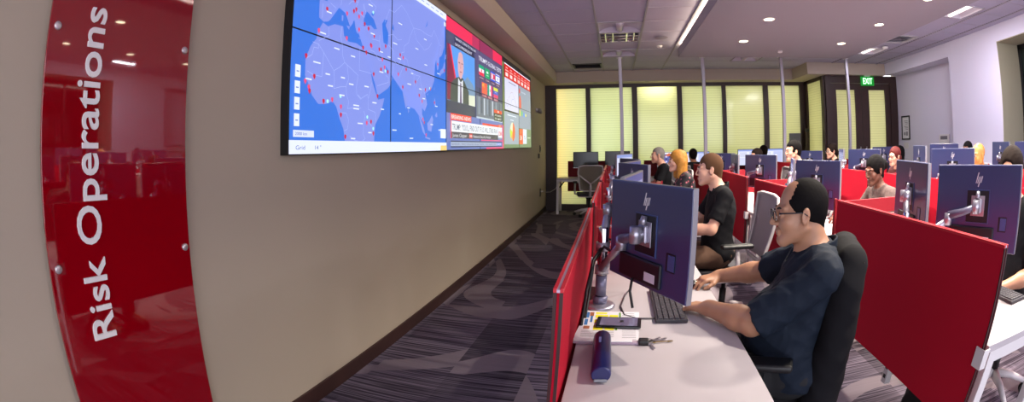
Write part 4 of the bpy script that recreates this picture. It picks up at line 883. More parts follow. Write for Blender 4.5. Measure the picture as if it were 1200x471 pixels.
def monitor_proto(content):
    t = thing('monitor', 'monitor', 'monitor', (0, 0, 0), 0, 'desk monitors with dark blue backs')
    part('housing', t, M_BACK, lambda bm: box(bm, (-MW/2, -.013, 0), (MW/2, .006, MH), .004))
    part('lower_housing', t, M_BACKD, lambda bm: (box(bm, (-.16, -.024, .014), (.11, -.010, .100), .008)))
    part('bezel', t, M_BEZ, lambda bm: (box(bm, (-MW/2, .004, MH-.008), (MW/2, .010, MH), .001), box(bm, (-MW/2, .004, 0), (MW/2, .010, .012), .001), box(bm, (-MW/2-.0015, -.009, 0), (-MW/2+.007, .010, MH), .001), box(bm, (MW/2-.007, -.009, 0), (MW/2+.0015, .010, MH), .001)))
    C = Canvas(lambda u, v, d: Vector((MW/2-.007-u*(MW-.014), .0085+d, .012+v*(MH-.02))), .0001, .85); content(C); C.done('display', t)
    part('mount_recess', t, M_BACKD, lambda bm: [box(bm, lo, hi) for lo, hi in (((-.066, -.0150, .115), (.066, -.0125, .250)),)])
    part('recess_lip', t, mat('blue black edge', '#3a4878', .3), lambda bm: [box(bm, lo, hi) for lo, hi in (((-.068, -.017, .112), (.068, -.0125, .116)), ((-.068, -.017, .248), (.068, -.0125, .252)), ((.064, -.017, .112), (.068, -.0125, .252)))])
    part('port_recess', t, M_BACKD, lambda bm: box(bm, (.130, -.0150, .085), (.180, -.0125, .145)))
    part('port_cover', t, mat('blue port cover', '#3a4a7c', .3), lambda bm: box(bm, (.142, -.0165, .090), (.178, -.0145, .140)))
    part('logo', t, mat('silver logo', '#e4e4ee', .25, metal=.3), lambda bm: logo(bm, .0145, 0, .292, -.0132))
    part('label_sticker', t, mat('white label', '#c4c0d0', .5), lambda bm: box(bm, (.02, -.0252, .030), (.085, -.0236, .060)))
    part('cable_plug', t, M_BLACK, lambda bm: tube(bm, [(-.05, -.028, .02), (-.055, -.030, -.03), (-.02, -.035, -.08)], .005, 8))
    return t
def ui_page(C):
    C.rect(0, 0, 1, 1, '#aeb6dc'); C.rect(0, .93, 1, 1, '#5a6cb8'); C.rect(.02, .10, .22, .9, '#c8cee8'); C.rect(.25, .5, .97, .9, '#dcdff0', lift=False); C.rect(.25, .1, .97, .46, '#d0d4ec', lift=False)
    for i in range(7): C.rect(.28, .84-.05*i, .5+.06*((i*7) % 5), .855-.05*i, '#6c78b0', lift=(i == 0)); C.rect(.04, .82-.09*i, .19, .84-.09*i, '#8c96c4', lift=False)
    for i in range(5): C.rect(.3+.13*i, .14, .38+.13*i, .2+.05*((i*3) % 4), '#7c86c8', lift=(i == 0))
def ui_table(C):
    C.rect(0, 0, 1, 1, '#8c90b8'); C.rect(0, .9, 1, 1, '#48508c')
    for i in range(12): C.rect(.03, .84-.07*i, .97, .87-.07*i, '#c4c8e4' if i % 2 else '#a8acd0', lift=(i == 0))
def ui_house(C):
    C.rect(0, 0, 1, 1, '#e8e4ec'); C.rect(.12, .30, 1, .9, '#5a5c9c'); C.area([(.25, .75), (.45, .97), (.62, .75)], '#c8603c')
    for i in range(6):
        for j in range(3): C.rect(.16+.14*i, .36+.16*j, .24+.14*i, .46+.16*j, '#c0c0e0' if (i+j) % 2 else '#383870', lift=(i+j == 0))
    C.rect(.12, .3, 1, .34, '#303068')
def ui_white(C):
    C.rect(0, 0, 1, 1, '#c8ccea'); C.rect(0, .9, 1, 1, '#8898d4'); C.rect(.05, .5, .5, .85, '#e0e2f4'); C.rect(.55, .1, .95, .85, '#b4bae0', lift=False)
    for i in range(6): C.rect(.08, .8-.05*i, .4, .815-.05*i, '#6870a0', lift=(i == 0))
PROTOS = {}
def monitor(label, a, b, top, back=True, ui=ui_page, w=None, stand=False):
    """a, b: left and right end of its top edge, as seen; back: its rear is seen"""
    (x0, y0), (x1, y1) = a, b; mid = ((x0+x1)/2, (y0+y1)/2); rz = math.atan2(y1-y0, x1-x0)+(0 if back else PI); loc = (mid[0], mid[1], top-MH)
    if ui not in PROTOS:
        t = monitor_proto(ui); t.location = loc; t.rotation_euler = (0, 0, rz); t['label'] = label; register(t); PROTOS[ui] = t
    else: t = dup(PROTOS[ui], loc, rz, label)
    return t
T0 = Z0
MONS = [  # row, near/far, label, left end, right end, top height, back seen, picture
 (0, 'large dark blue backed monitor in the foreground between camera and the man with glasses', (.018, 1.815), (.238, 1.415), T0-.130, True, ui_page),
 (0, 'monitor with its lit screen seen at a slant just behind the foreground monitor', (.037, 1.90), (.140, 2.39), T0-.128, False, ui_table),
 (0, 'dark blue backed monitor second in the first row, just above the foreground monitor', (.055, 3.64), (.238, 3.20), T0-.137, True, ui_page),
 (0, 'slanted lit monitor second in the first row, turned to the man in black', (.078, 3.75), (.235, 4.22), T0-.140, False, ui_table),
 (0, 'small blue backed monitor third in the first row, right under the leftmost pole', (.087, 5.45), (.270, 5.0), T0-.155, True, ui_page),
 (0, 'lit monitor third in the first row, right of the dark far monitors', (.040, 5.60), (.225, 6.02), T0-.118, False, ui_white),
 (1, 'big dark blue backed monitor at the right edge above the large red screen', (1.605, 1.83), (1.838, 1.385), T0-.124, True, ui_page),
 (1, 'grey looking monitor back seen at a slant left of the big right hand monitor', (1.70, 2.37), (1.578, 1.885), T0-.118, True, ui_table),
 (1, 'dark blue backed monitor directly behind the head of the man with glasses', (1.525, 3.68), (1.725, 3.21), T0-.147, True, ui_page),
 (1, 'edge of a monitor turned almost side on, left of the monitor behind the balding head', (1.56, 3.82), (1.72, 4.28), T0-.150, True, ui_table),
 (1, 'dark blue backed monitor left of the dark haired man in the black polo', (1.55, 5.37), (1.795, 4.92), T0-.140, True, ui_page),
 (1, 'narrow olive looking monitor back seen at a steep slant, third in the second row', (1.53, 5.98), (1.485, 5.42), T0-.140, True, ui_table),
 (1, 'dark blue backed monitor behind the head of the man in the black polo', (1.53, 7.26), (1.80, 6.90), T0-.155, True, ui_page),
 (2, 'dark blue backed monitor above the woman in the brown top', (3.06, 5.49), (3.33, 5.06), T0-.118, True, ui_page),
 (2, 'thin edge of a side on monitor above the woman in brown', (3.08, 5.66), (3.25, 6.12), T0-.118, True, ui_table),
 (2, 'small dark blue backed monitor between the two dark haired people at the far doors', (3.07, 7.30), (3.32, 6.90), T0-.155, True, ui_page),
 (2, 'dark blue backed monitor left of the bald man on the right', (3.07, 3.65), (3.34, 3.20), T0-.105, True, ui_page),
 (2, 'olive looking monitor back seen at a slant right of the red haired woman', (3.24, 4.18), (3.05, 3.71), T0-.080, True, ui_table),
 (3, 'far monitor back peeping over the dark blue monitor left of the bald man', (4.62, 5.50), (4.88, 5.10), T0-.098, True, ui_page),
 (3, 'far dark blue monitor back just left of the red haired woman', (4.60, 7.25), (4.85, 6.86), T0-.135, True, ui_page),
 (3, 'far olive looking monitor back beside the head at the right edge', (4.76, 4.18), (4.60, 3.72), T0-.085, True, ui_table),
 (3, 'far monitor back cut by the right edge of the picture', (4.62, 3.62), (4.86, 3.20), T0-.085, True, ui_page),
]
for m_ in MONS: monitor(*m_[1:])
# two-armed monitor stands, one per work place
M_ARM = mat('silver arm', '#a9a6b4', .3, metal=.75); M_ARMD = mat('slate arm cover', '#6a6880', .4, metal=.4)
def arm(label, px, py, hits, near=False):
    t = thing('monitor_stand', label, 'monitor stand', (px, py, DH), 0, 'silver monitor arms on posts')
    part('base', t, M_ARM, lambda bm: lathe(bm, [(.065, .0005), (.066, .010), (.058, .016), (.030, .020)], 28))
    part('clamp', t, M_ARMD, lambda bm: lathe(bm, [(.030, .02), (.032, .045), (.026, .05)], 20))
    part('post', t, mat('chrome post', '#c2c0ca', .15, metal=1.), lambda bm: lathe(bm, [(.021, .0), (.021, .338), (.019, .342)], 24))
    part('sleeve', t, M_ARMD, lambda bm: lathe(bm, [(.0235, .055), (.0235, .14)], 24))
    for (hx, hy, hz, nx, ny, lift) in hits:
        h = Vector((hx-px, hy-py, hz-DH)); n = Vector((nx, ny, 0)).normalized(); j = h-n*.055
        e = Vector((0, 0, .165+lift*1.4)); mid = e.lerp(j, .62)+Vector((0, 0, .02)) if lift < .05 else Vector((e.lerp(j, .22).x, e.lerp(j, .22).y, .40))
        a = part('arm', t, M_ARM, lambda bm: (lathe(bm, [(.029, -.018), (.029, .018)], 20, (0, 0, e.z)), tube(bm, [e+Vector((0, 0, .0)), e.lerp(mid, .5), mid], [.022, .018, .016], 12), tube(bm, [mid+Vector((0, 0, -.02)), mid+Vector((0, 0, .03))], .021, 14)))
        part('upper_arm', t, M_ARMD, lambda bm: (tube(bm, [mid+Vector((0, 0, .02)), mid.lerp(j, .55)+Vector((0, 0, .005)), j], [.019, .016, .014], 12),))
        part('tilt_joint', t, M_ARM, lambda bm: (tube(bm, [j+Vector((0, 0, -.028)), j+Vector((0, 0, .028))], .021, 16), tube(bm, [j, h-n*.014], .017, 14)))
        s = Vector((-n.y, n.x, 0))
        M = Matrix.Translation(h) @ Matrix(((s.x, n.x, 0, 0), (s.y, n.y, 0, 0), (0, 0, 1, 0), (0, 0, 0, 1)))
        part('mount_plate', t, M_ARM, lambda bm: (box(bm, (-.040, -.020, -.042), (.040, -.0165, .042), .001, M=M), box(bm, (-.024, -.034, -.03), (.024, -.018, .03), .005, M=M), tube(bm, [M @ Vector((0, -.03, .03)), M @ Vector((0, -.022, .06))], [.014, .010], 12)))
    return t
def mount(m, lift=0.):
    (x0, y0), (x1, y1) = m[2], m[3]; dx, dy = x1-x0, y1-y0; l = math.hypot(dx, dy); back = m[5]
    bx, by = (dy/l, -dx/l) if back else (-dy/l, dx/l)      # direction out of the back
    return ((x0+x1)/2+bx*.0, (y0+y1)/2+by*.0, m[4]-MH+.185, -bx, -by, lift)
ARMS = [(0, 0, 'silver two armed monitor stand in the foreground beside the papers', 0, 1), (0, 1, 'silver monitor stand second in the first row', 2, 3), (0, 2, 'silver monitor stand third in the first row', 4, 5), (1, 0, 'silver monitor stand behind the large red screen on the right', 6, 7),
        (1, 1, 'silver monitor stand at the monitor behind the balding head', 8, 9), (1, 2, 'silver monitor stand left of the dark haired man', 10, 11), (1, 3, 'silver monitor stand behind the man in the black polo', 12, None),
        (2, 2, 'silver monitor stand above the woman in the brown top', 13, 14), (2, 3, 'far silver monitor stand in front of the double doors', 15, None), (2, 1, 'silver monitor stand left of the bald man', 16, 17), (3, 2, 'far silver monitor stand over by the right wall niche', 18, None), (3, 3, 'far silver monitor stand by the red haired woman', 19, None), (3, 1, 'silver monitor stand near the window opening', 21, 20)]
for r, k, lb, a, b in ARMS:
    hits = [mount(MONS[a][:], 0.)]
    if b is not None: hits.append(mount(MONS[b], .07))
    arm(lb, ROWX[r]+.085, YS+PITCH*k+.86, hits)

# task chairs: pale frame, mesh back with a Y shaped spine
M_CH = mat('pale grey chair frame', '#c8c1c4', .45); M_MESH = mat('grey beige chair mesh', '#9a9088', .85, bump=(600, .3)); M_SEAT = mat('dark grey seat fabric', '#3c3a40', .9)
def chair(label, loc, rz, mesh_m=None, dark=False, wd=1.):
    """faces local +Y"""
    fm = M_BLACK if dark else M_CH
    t = thing('office_chair', label, 'chair', loc, rz, 'wheeled office chairs at the desks')
    part('seat', t, M_SEAT, lambda bm: box(bm, (-.245, -.20, .405), (.245, .25, .455), .022, 3))
    part('seat_pan', t, fm, lambda bm: box(bm, (-.23, -.19, .385), (.23, .22, .406), .008))
    def curve(z): return -.235-.10*((z-.50)/.5)-.02*math.sin((z-.5)*6)
    def hw(z): return (.195+.045*min(1, (z-.50)/.35)-.015*max(0, (z-.9)/.1))*wd
    zs = [.54+.05*i for i in range(10)]
    def frame(bm):
        L = [Vector((-hw(z), curve(z), z)) for z in zs]; R = [Vector((hw(z), curve(z), z)) for z in zs]
        top = [Vector((x, curve(.99)-.003, 1.005)) for x in (-.14*wd, 0, .14*wd)]; bot = [Vector((x, curve(.52), .515)) for x in (.12, 0, -.12)]
        tube(bm, L+top+R[::-1]+bot, .015, 8, closed=True)
    part('back_frame', t, fm, frame)
    def mesh(bm):
        cols = 7; rows = []
        for z in zs: rows.append([bm.verts.new((hw(z)*(2*c/(cols-1)-1), curve(z)-.018*(1-(2*c/(cols-1)-1)**2), z)) for c in range(cols)])
        rows.append([bm.verts.new((.19*(2*c/(cols-1)-1), curve(.99)-.018*(1-(2*c/(cols-1)-1)**2)-.002, 1.0)) for c in range(cols)])
        for A, B in zip(rows, rows[1:]):
            for c in range(cols-1): f = bm.faces.new((A[c], A[c+1], B[c+1], B[c])); f.smooth = True
        r = bmesh.ops.solidify(bm, geom=bm.faces[:], thickness=.005)
    part('back_mesh', t, mesh_m or M_MESH, mesh)
    part('back_spine', t, fm, lambda bm: (tube(bm, [(0, -.12, .41), (0, -.24, .43), (0, curve(.55)-.045, .55), (0, curve(.66)-.045, .66)], [.022, .026, .022, .020], 10), tube(bm, [(0, curve(.66)-.045, .65), (-.11, curve(.76)-.04, .735), (-.225*wd, curve(.84)-.005, .83)], [.018, .015, .012], 8), tube(bm, [(0, curve(.66)-.045, .65), (.11, curve(.76)-.04, .735), (.225*wd, curve(.84)-.005, .83)], [.018, .015, .012], 8)))
    for s in (-1, 1):
        ar = part('armrest', t, fm, lambda bm: tube(bm, [(s*.22, .0, .42), (s*.285, .0, .44), (s*.29, -.01, .55), (s*.285, .0, .655)], [.018, .02, .018, .018], 10))
        part('arm_pad', ar, M_BLACK, lambda bm: box(bm, (s*.285-.042, -.12, .655), (s*.285+.042, .13, .685), .012, 3))
    part('gas_column', t, M_BLACK, lambda bm: (lathe(bm, [(.028, .13), (.028, .28), (.018, .28), (.018, .385)], 16), box(bm, (-.07, -.1, .35), (.07, .08, .385), .01)))
    def star(bm):
        for i in range(5):
            a = 2*PI*i/5+.3; tube(bm, [(0, 0, .135), (.16*math.cos(a), .16*math.sin(a), .115), (.30*math.cos(a), .30*math.sin(a), .075)], [.030, .022, .015], 8)
    part('star_base', t, fm, star)
    for i in range(5):
        a = 2*PI*i/5+.3; part('caster', t, M_BLACK, lambda bm: [tube(bm, [(.30*math.cos(a)+o*math.sin(a)-.004*math.sin(a), .30*math.sin(a)-o*math.cos(a)+.004*math.cos(a), .031), (.30*math.cos(a)+o*math.sin(a)+.012*math.sin(a), .30*math.sin(a)-o*math.cos(a)-.012*math.cos(a), .031)], .030, 14) for o in (-.018, .018)])
    return t
ch0 = register(chair('pale mesh backed office chair pulled up to the far desk under the screens', (-.475, 9.55, 0), .12))
FC = PI/2   # people and chairs at the benches face the video wall
SEATS = [((.93, 3.66), FC+.05, 'pale office chair holding the man in the black polo shirt'), ((.88, 5.47), FC, 'pale office chair holding the blond woman'), ((.86, 7.30), FC, 'pale office chair holding the blurred grey haired person'), ((1.22, 9.2), 0, 'pale office chair holding the person seen from behind at the far bench'),
    ((2.42, 1.75), FC, 'pale office chair at the right edge behind the big monitor'), ((2.46, 3.60), FC, 'pale office chair holding the woman in the brown top'), ((2.42, 5.42), FC, 'pale office chair holding the dark haired man in the second row'), ((2.50, 7.25), FC, 'pale office chair holding the farthest person of the second row'),
    ((3.98, 3.60), FC, 'pale office chair holding the bald man'), ((3.98, 5.42), FC, 'pale office chair holding the red haired woman'), ((3.95, 7.25), FC, 'pale office chair holding the dark haired woman before the doors'), ((5.48, 5.35), FC, 'pale office chair holding the dark skinned man by the right wall'), ((5.45, 7.25), FC, 'pale office chair holding the dark haired person behind the red haired woman'), ((2.95, 9.2), 0, 'pale office chair at the far bench behind the dark haired man')]
M_MESHL = mat('pale lilac chair mesh', '#b4aeb8', .8, bump=(600, .3)); ch1 = None
for (x, y), a, lb in SEATS:
    if ch1 is None: ch1 = register(chair(lb, (x, y, 0), a, M_MESHL))
    else: dup(ch1, (x, y, 0), a, lb)
chair('black office chair under the draped black jacket of the man with glasses', (.655, 1.735, 0), FC-.35, M_BLACK, dark=True, wd=.68)

# far bench along the glazed partition with dark monitors
def far_desk(label, x0, x1, y0=9.72):
    t = thing('desk', label, 'desk', (x0, y0, 0), 0, 'white benches along the glazed partition'); W = x1-x0
    part('worktop', t, M_TOP, lambda bm: box(bm, (0, 0, DH-.028), (W, .56, DH), .002))
    for x in (.0, W-.05):
        for y in (.0, .51): part('leg', t, M_WHITE, lambda bm: box(bm, (x, y, 0), (x+.05, y+.05, DH-.028), .003))
    part('frame_rail', t, M_WHITE, lambda bm: (box(bm, (.05, .0, DH-.07), (W-.05, .03, DH-.028)), box(bm, (.05, .53, DH-.07), (W-.05, .56, DH-.028))))
    part('brace', t, M_BLACK, lambda bm: tube(bm, [(.03, .3, .52), (.16, .3, .69)], .014, 8))
    return t
far_desk('white desk against the glazed partition at the far left', -1.155, .30); far_desk('white desk against the glazed partition behind the blond woman', .62, 2.05); far_desk('white desk against the glazed partition behind the dark haired man', 2.25, 3.75)
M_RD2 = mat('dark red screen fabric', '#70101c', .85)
for x0, w_, lb in ((-.975, 1.27, 'dark red screen behind the far left desk'), (.66, 1.35, 'dark red screen behind the blond woman at the far bench'), (2.3, 1.4, 'dark red screen at the far bench behind the dark haired man')):
    t = thing('desk_mounted_screen', lb, 'screen panel', (x0, 10.26, 0), 0, 'dark red screens along the glazed partition'); part('fabric_panel', t, M_RD2, lambda bm: box(bm, (0, 0, .42), (w_, .02, 1.06), .004)); part('bracket', t, M_WHITE, lambda bm: box(bm, (.2, -.01, .6), (.26, 0, .72)))
def flat_monitor(label, x, y, top, w, ui, rz=0.):
    t = thing('monitor', label, 'monitor', (x, y, DH), rz, 'monitors on the far bench'); h = .335; z = top-DH-h
    part('housing', t, M_BLACK, lambda bm: box(bm, (-w/2, -.012, z), (w/2, .012, z+h), .003)); part('neck', t, M_METAL, lambda bm: box(bm, (-.025, .012, .01), (.025, .03, z+.15), .003)); part('foot', t, M_METAL, lambda bm: box(bm, (-.11, -.08, 0), (.11, .09, .010), .004))
    if ui: C = Canvas(lambda u, v, d: Vector((-w/2+.008+u*(w-.016), -.0125-d, z+.012+v*(h-.02))), .0003, .9); ui(C); C.done('display', t)
    else: part('display', t, M_BLACKG, lambda bm: box(bm, (-w/2+.008, -.0135, z+.012), (w/2-.008, -.012, z+h-.008))); part('lower_edge', t, M_METAL, lambda bm: box(bm, (-w/2, -.0142, z), (w/2, -.012, z+.010)))
flat_monitor('black switched off monitor at the far left desk, left of the pair', -.58, 10.08, T0-.150, .53, None); flat_monitor('black switched off monitor at the far left desk, right of the pair', .09, 10.08, T0-.142, .53, None, -.05)
flat_monitor('lit monitor with a picture of a red roofed building behind the blond woman', 1.20, 9.95, T0-.175, .56, ui_house); flat_monitor('lit monitor at the far bench right of the head seen from behind', 1.80, 9.95, T0-.175, .5, ui_white)
flat_monitor('lit white far bench monitor above the middle dark blue monitor', 2.95, 9.95, T0-.150, .52, ui_white); flat_monitor('lit white monitor at the far bench beside the face of the dark haired man', 3.52, 9.95, T0-.150, .52, ui_white)

# ---------------------------------------------------------------- small things on the foreground desk
D = DH
def slab(bm, pts, z0, z1):
    a = [bm.verts.new((x, y, z0)) for x, y in pts]; b = [bm.verts.new((x, y, z1)) for x, y in pts]; n = len(pts)
    bm.faces.new(a[::-1]); bm.faces.new(b)
    for i in range(n): bm.faces.new((a[i], a[(i+1) % n], b[(i+1) % n], b[i]))
M_PAPER = mat('white paper', '#dedce2', .7)
t = thing('paper_stack', 'loose printed sheets with yellow and blue blocks under the phone', 'papers', (0, 1.7, D), 0)
for i, o in enumerate((0, .006, -.004)): part('sheet', t, M_PAPER, lambda bm: slab(bm, [(-.088-o, .185), (.125+o, .172+o), (.118, -.135-o), (-.110+o, -.125)], .0005+.0016*i, .0018+.0016*i))
top = .0052
def blocks(bm, L):
    for (x0, y0, x1, y1) in L: slab(bm, [(x0, y0), (x1, y0), (x1, y1), (x0, y1)], top, top+.0003)
[part('yellow_block', t, mat('yellow ink', '#e6e21e', .6), lambda bm: blocks(bm, [q_])) for q_ in [(-.045, .145, .0, .165), (-.045, .10, .005, .135), (-.048, .045, -.015, .08), (-.048, -.03, -.012, .02), (.01, .10, .045, .135), (-.005, -.03, .03, .015)]]
[part('blue_block', t, mat('blue ink', '#2a6aa8', .6), lambda bm: blocks(bm, [q_])) for q_ in [(-.085, .10, -.070, .165), (-.085, .02, -.072, .085), (-.064, .05, -.055, .12)]]
[part('brown_block', t, mat('brown ink', '#9a5a3a', .6), lambda bm: blocks(bm, [q_])) for q_ in [(-.068, .12, -.052, .165), (-.085, -.02, -.062, .01)]]
[part('green_block', t, mat('green ink', '#5a8a3a', .6), lambda bm: blocks(bm, [q_])) for q_ in [(.048, .10, .056, .165), (.034, -.03, .042, .015), (.006, .0, .012, .02)]]
part('print_lines', t, mat('grey print', '#86848c', .7), lambda bm: blocks(bm, [(.06+.0, .15-.018*k, .11, .153-.018*k) for k in range(16)]+[(-.09, -.04-.014*k, .03, -.0375-.014*k) for k in range(5)]))
t = thing('phone', 'black smartphone lying on the printed sheets', 'phone', (.047, 1.735, D+.006), -.06)
part('case', t, M_BLACKG, lambda bm: box(bm, (-.086, -.052, 0), (.086, .052, .010), .006, 3))
sc_ = part('display', t, mat('phone glass', '#6c6480', .04, spec=.9), lambda bm: box(bm, (-.070, -.043, .0098), (.072, .043, .0106), .0003)); part('speaker_slot', sc_, M_BLACK, lambda bm: box(bm, (.004, -.012, .0106), (.018, .012, .0108)))
t = thing('magazine', 'folded pale magazine edge sticking out below the printed sheets', 'magazine', (-.005, 1.555, D), 0)
part('cover', t, mat('mauve paper', '#a894a4', .6), lambda bm: box(bm, (-.105, -.012, 0), (.125, .012, .010), .004)); part('pages', t, M_PAPER, lambda bm: box(bm, (-.104, -.010, .010), (.10, .016, .013), .001))
t = thing('speaker_case', 'dark blue rounded case lying lengthways at the near left corner of the desk', 'case', (-.006, 1.425, D), .03)
def caseb(bm):
    n = 16; prof = [(.030*math.sin(2*PI*i/n), .028+.0275*math.cos(2*PI*i/n)) for i in range(n)]
    rings = []
    for y, s in ((-.172, .86), (-.168, .97), (-.158, 1.), (.110, 1.), (.122, .95), (.130, .80)): rings.append([bm.verts.new((x*s, y, .028+(z-.028)*s)) for x, z in prof])
    for A, B in zip(rings, rings[1:]):
        for i in range(n): f = bm.faces.new((A[i], A[(i+1) % n], B[(i+1) % n], B[i])); f.smooth = True
    bm.faces.new(rings[0][::-1]); bm.faces.new(rings[-1])
part('shell', t, mat('navy plastic', '#161c54', .30, spec=.6), caseb); part('end_cap', t, mat('grey end cap', '#7c8088', .4), lambda bm: box(bm, (-.020, -.178, .006), (.020, -.168, .016), .004)); part('printed_mark', t, mat('pale blue print', '#8c98d0', .5), lambda bm: box(bm, (-.012, .02, .0525), (-.004, .06, .0555)))
t = thing('key_bunch', 'bunch of keys with ring and fob beside the phone', 'keys', (.165, 1.55, D), 0)
part('key_fob', t, M_BLACK, lambda bm: box(bm, (-.048, -.014, 0), (-.012, .024, .018), .005)); part('ring', t, M_METAL, lambda bm: tube(bm, [(-.012+.018*math.cos(a), .022+.018*math.sin(a), .005) for a in [2*PI*i/16 for i in range(16)]], .0016, 6, closed=True))
for a, c_, l in ((.5, '#b8b4bc', .075), (.1, '#a08858', .085), (-1.3, '#b8b4bc', .060), (.8, '#b8b4bc', .060)):
    M = Matrix.Translation((-.01, .01, .004)) @ Matrix.Rotation(a, 4, 'Z'); part('key', t, mat('key metal '+c_, c_, .3, metal=.9), lambda bm: (box(bm, (.0, -.010, 0), (.022, .010, .002), .002, M=M), box(bm, (.02, -.0035, 0), (l, .0035, .002), M=M), box(bm, (l-.02, -.006, 0), (l-.012, 0, .002), M=M)))
t = thing('keyboard', 'dark keyboard under the foreground monitor in front of the man with glasses', 'keyboard', (.255, 1.965, D), 0)
part('body', t, mat('dark keyboard body', '#2e2b32', .5), lambda bm: box(bm, (-.065, -.215, .001), (.065, .215, .016), .004))
def keys(bm):
    for i in range(5):
        for j in range(19):
            if i == 4 and 5 < j < 12: continue
            box(bm, (-.055+.0222*i, -.206+.0218*j, .015), (-.055+.0222*i+.018, -.206+.0218*j+.0175, .021), .001, 1)
    box(bm, (-.055+.0222*4, -.206+.0218*6, .015), (-.055+.0222*4+.018, -.206+.0218*12-.004, .021), .001, 1)
k_ = part('keycaps', t, mat('charcoal keycap', '#3a373e', .55), keys); k_['kind'] = 'stuff'
t = thing('mouse', 'black computer mouse under the far hand of the man with glasses', 'mouse', (.395, 2.235, D), 0)
part('shell', t, M_BLACKG, lambda bm: (bmesh.ops.create_uvsphere(bm, u_segments=20, v_segments=12, radius=1, matrix=Matrix.Translation((0, 0, .008)) @ Matrix.Diagonal((.055, .030, .028, 1))), bmesh.ops.bisect_plane(bm, geom=bm.verts[:]+bm.edges[:]+bm.faces[:], plane_co=(0, 0, .001), plane_no=(0, 0, -1), clear_outer=True), [setattr(f, 'smooth', True) for f in bm.faces]))
part('scroll_wheel', t, M_METAL, lambda bm: tube(bm, [(-.03, -.003, .030), (-.03, .003, .030)], .008, 12))
tag(part('desk_cable', None, mat('grey cable', '#4a464c', .5), lambda bm: tube(bm, [(.19, 1.80, D+.005), (.12, 1.80, D+.004), (.07, 1.84, D+.004), (.055, 1.95, D+.004), (.075, 2.10, D+.004), (.10, 2.16, D+.02), (.12, 2.10, .90)], .0035, 8)), 'grey cable looping from the keyboard across the desk', 'cable')
tag(part('power_cable', None, M_BLACK, lambda bm: tube(bm, [(-.09, 1.78, D-.1), (-.085, 1.80, D+.02), (-.08, 1.86, .80), (-.07, 1.93, .93), (-.03, 1.91, 1.0), (.05, 1.78, .98), (.08, 1.69, .96)], .006, 8)), 'black power cable climbing the foreground post', 'cable')
tag(part('power_cable', None, M_BLACK, lambda bm: tube(bm, [(-.10, 1.70, D-.1), (-.092, 1.72, D+.04), (-.088, 1.80, .84), (-.07, 1.88, .95), (-.02, 1.96, 1.02), (.08, 2.10, .98)], .006, 8)), 'black video cable running to the second foreground monitor', 'cable')
tag(part('small_card', None, mat('brown card', '#8a4a3c', .6), lambda bm: slab(bm, [(-.086, 1.91), (-.03, 1.92), (-.03, 1.95), (-.086, 1.945)], D+.0005, D+.003)), 'small brown card beside the foreground post base', 'card')
t = thing('keyboard', 'dark keyboard on the white desk at the right edge', 'keyboard', (1.90, 1.55, D), 0); part('body', t, mat('dark keyboard body', '#2e2b32', .5), lambda bm: box(bm, (-.065, -.215, .001), (.065, .215, .016), .004)); k_ = part('keycaps', t, mat('charcoal keycap', '#3a373e', .55), keys); k_['kind'] = 'stuff'
# papers, tray and things on the second row
t = thing('folder_stack', 'upright white and grey folders beside the red divider behind the balding head', 'folders', (1.46, 2.60, D), 0)
for i, c_ in enumerate(('#dcd8e0', '#9c98a4', '#c8c4b8')): part('folder', t, mat('folder '+c_, c_, .6), lambda bm: box(bm, (-.02+.010*i, -.2, 0), (-.014+.010*i, .06, .30-.03*i), .001))
t = thing('power_strip', 'white power strip hanging under the second row behind the red screen', 'power strip', (1.56, 1.95, .28), 0); part('body', t, M_WHITE, lambda bm: box(bm, (-.02, -.025, -.08), (.02, .025, .22), .004)); [part('socket', t, M_BLACK, lambda bm: box(bm, (-.022, -.012, z), (-.0195, .012, z+.02))) for z in (-.05, .0, .05, .10)]
tag(part('hanging_cables', None, M_BLACK, lambda bm: [tube(bm, [(1.55+a, 1.9+b, .66), (1.50+a, 1.95+b, .50-c_), (1.56, 2.0+b, .42), (1.57, 1.97, .38)], .005, 6) for a, b, c_ in ((0, 0, 0), (.03, .08, .05), (.05, -.05, .08))]), 'tangle of black cables under the second row desk', 'cables', kind='stuff')
S = Solid((1.50, 1.35, -.002), (2.0, 1.95, .50), .008); S.ell((1.74, 1.64, .16), (.17, .23, .18), .02); S.ell((1.70, 1.56, .30), (.10, .12, .12), .05); S.folds(.008, 16, 2); S.cut((0, 0, .002), (0, 0, -1))
bag = link('shape', S.mesh(), mat('black bag fabric', '#0c0b0e', .8)); bag.name = 'bag'; tag(bag, 'black bag on the floor under the second row behind the red screen', 'bag')

t = thing('notice', 'grey sheet fixed on the inside of the glazed partition behind the dark haired man', 'notice', (4.22, 10.29, 1.30), 0)
part('sheet', t, mat('grey sheet', '#77777a', .7), lambda bm: box(bm, (-.15, 0, .0), (.16, .012, .27), .002)); [part('border', t, mat('pale border', '#9a9a98', .7), lambda bm: box(bm, (-.15, -.002, z), (.16, 0, z+.012))) for z in (.0, .258)]
t = thing('board', 'dark narrow board leaning in the partition corner behind the far monitors', 'board', (4.38, 9.95, 0), 0)
part('plank', t, mat('weathered dark wood', '#3a2c22', .7, var=(18, .4)), lambda bm: box(bm, (-.05, -.012, 0), (.05, .012, 1.66), .003, M=Matrix.Rotation(.06, 4, 'Y') @ Matrix.Rotation(-.10, 4, 'X'))); part('end_cap', t, M_BLACK, lambda bm: box(bm, (-.052, -.014, 1.60), (.052, .014, 1.665), .003, M=Matrix.Rotation(.06, 4, 'Y') @ Matrix.Rotation(-.10, 4, 'X')))
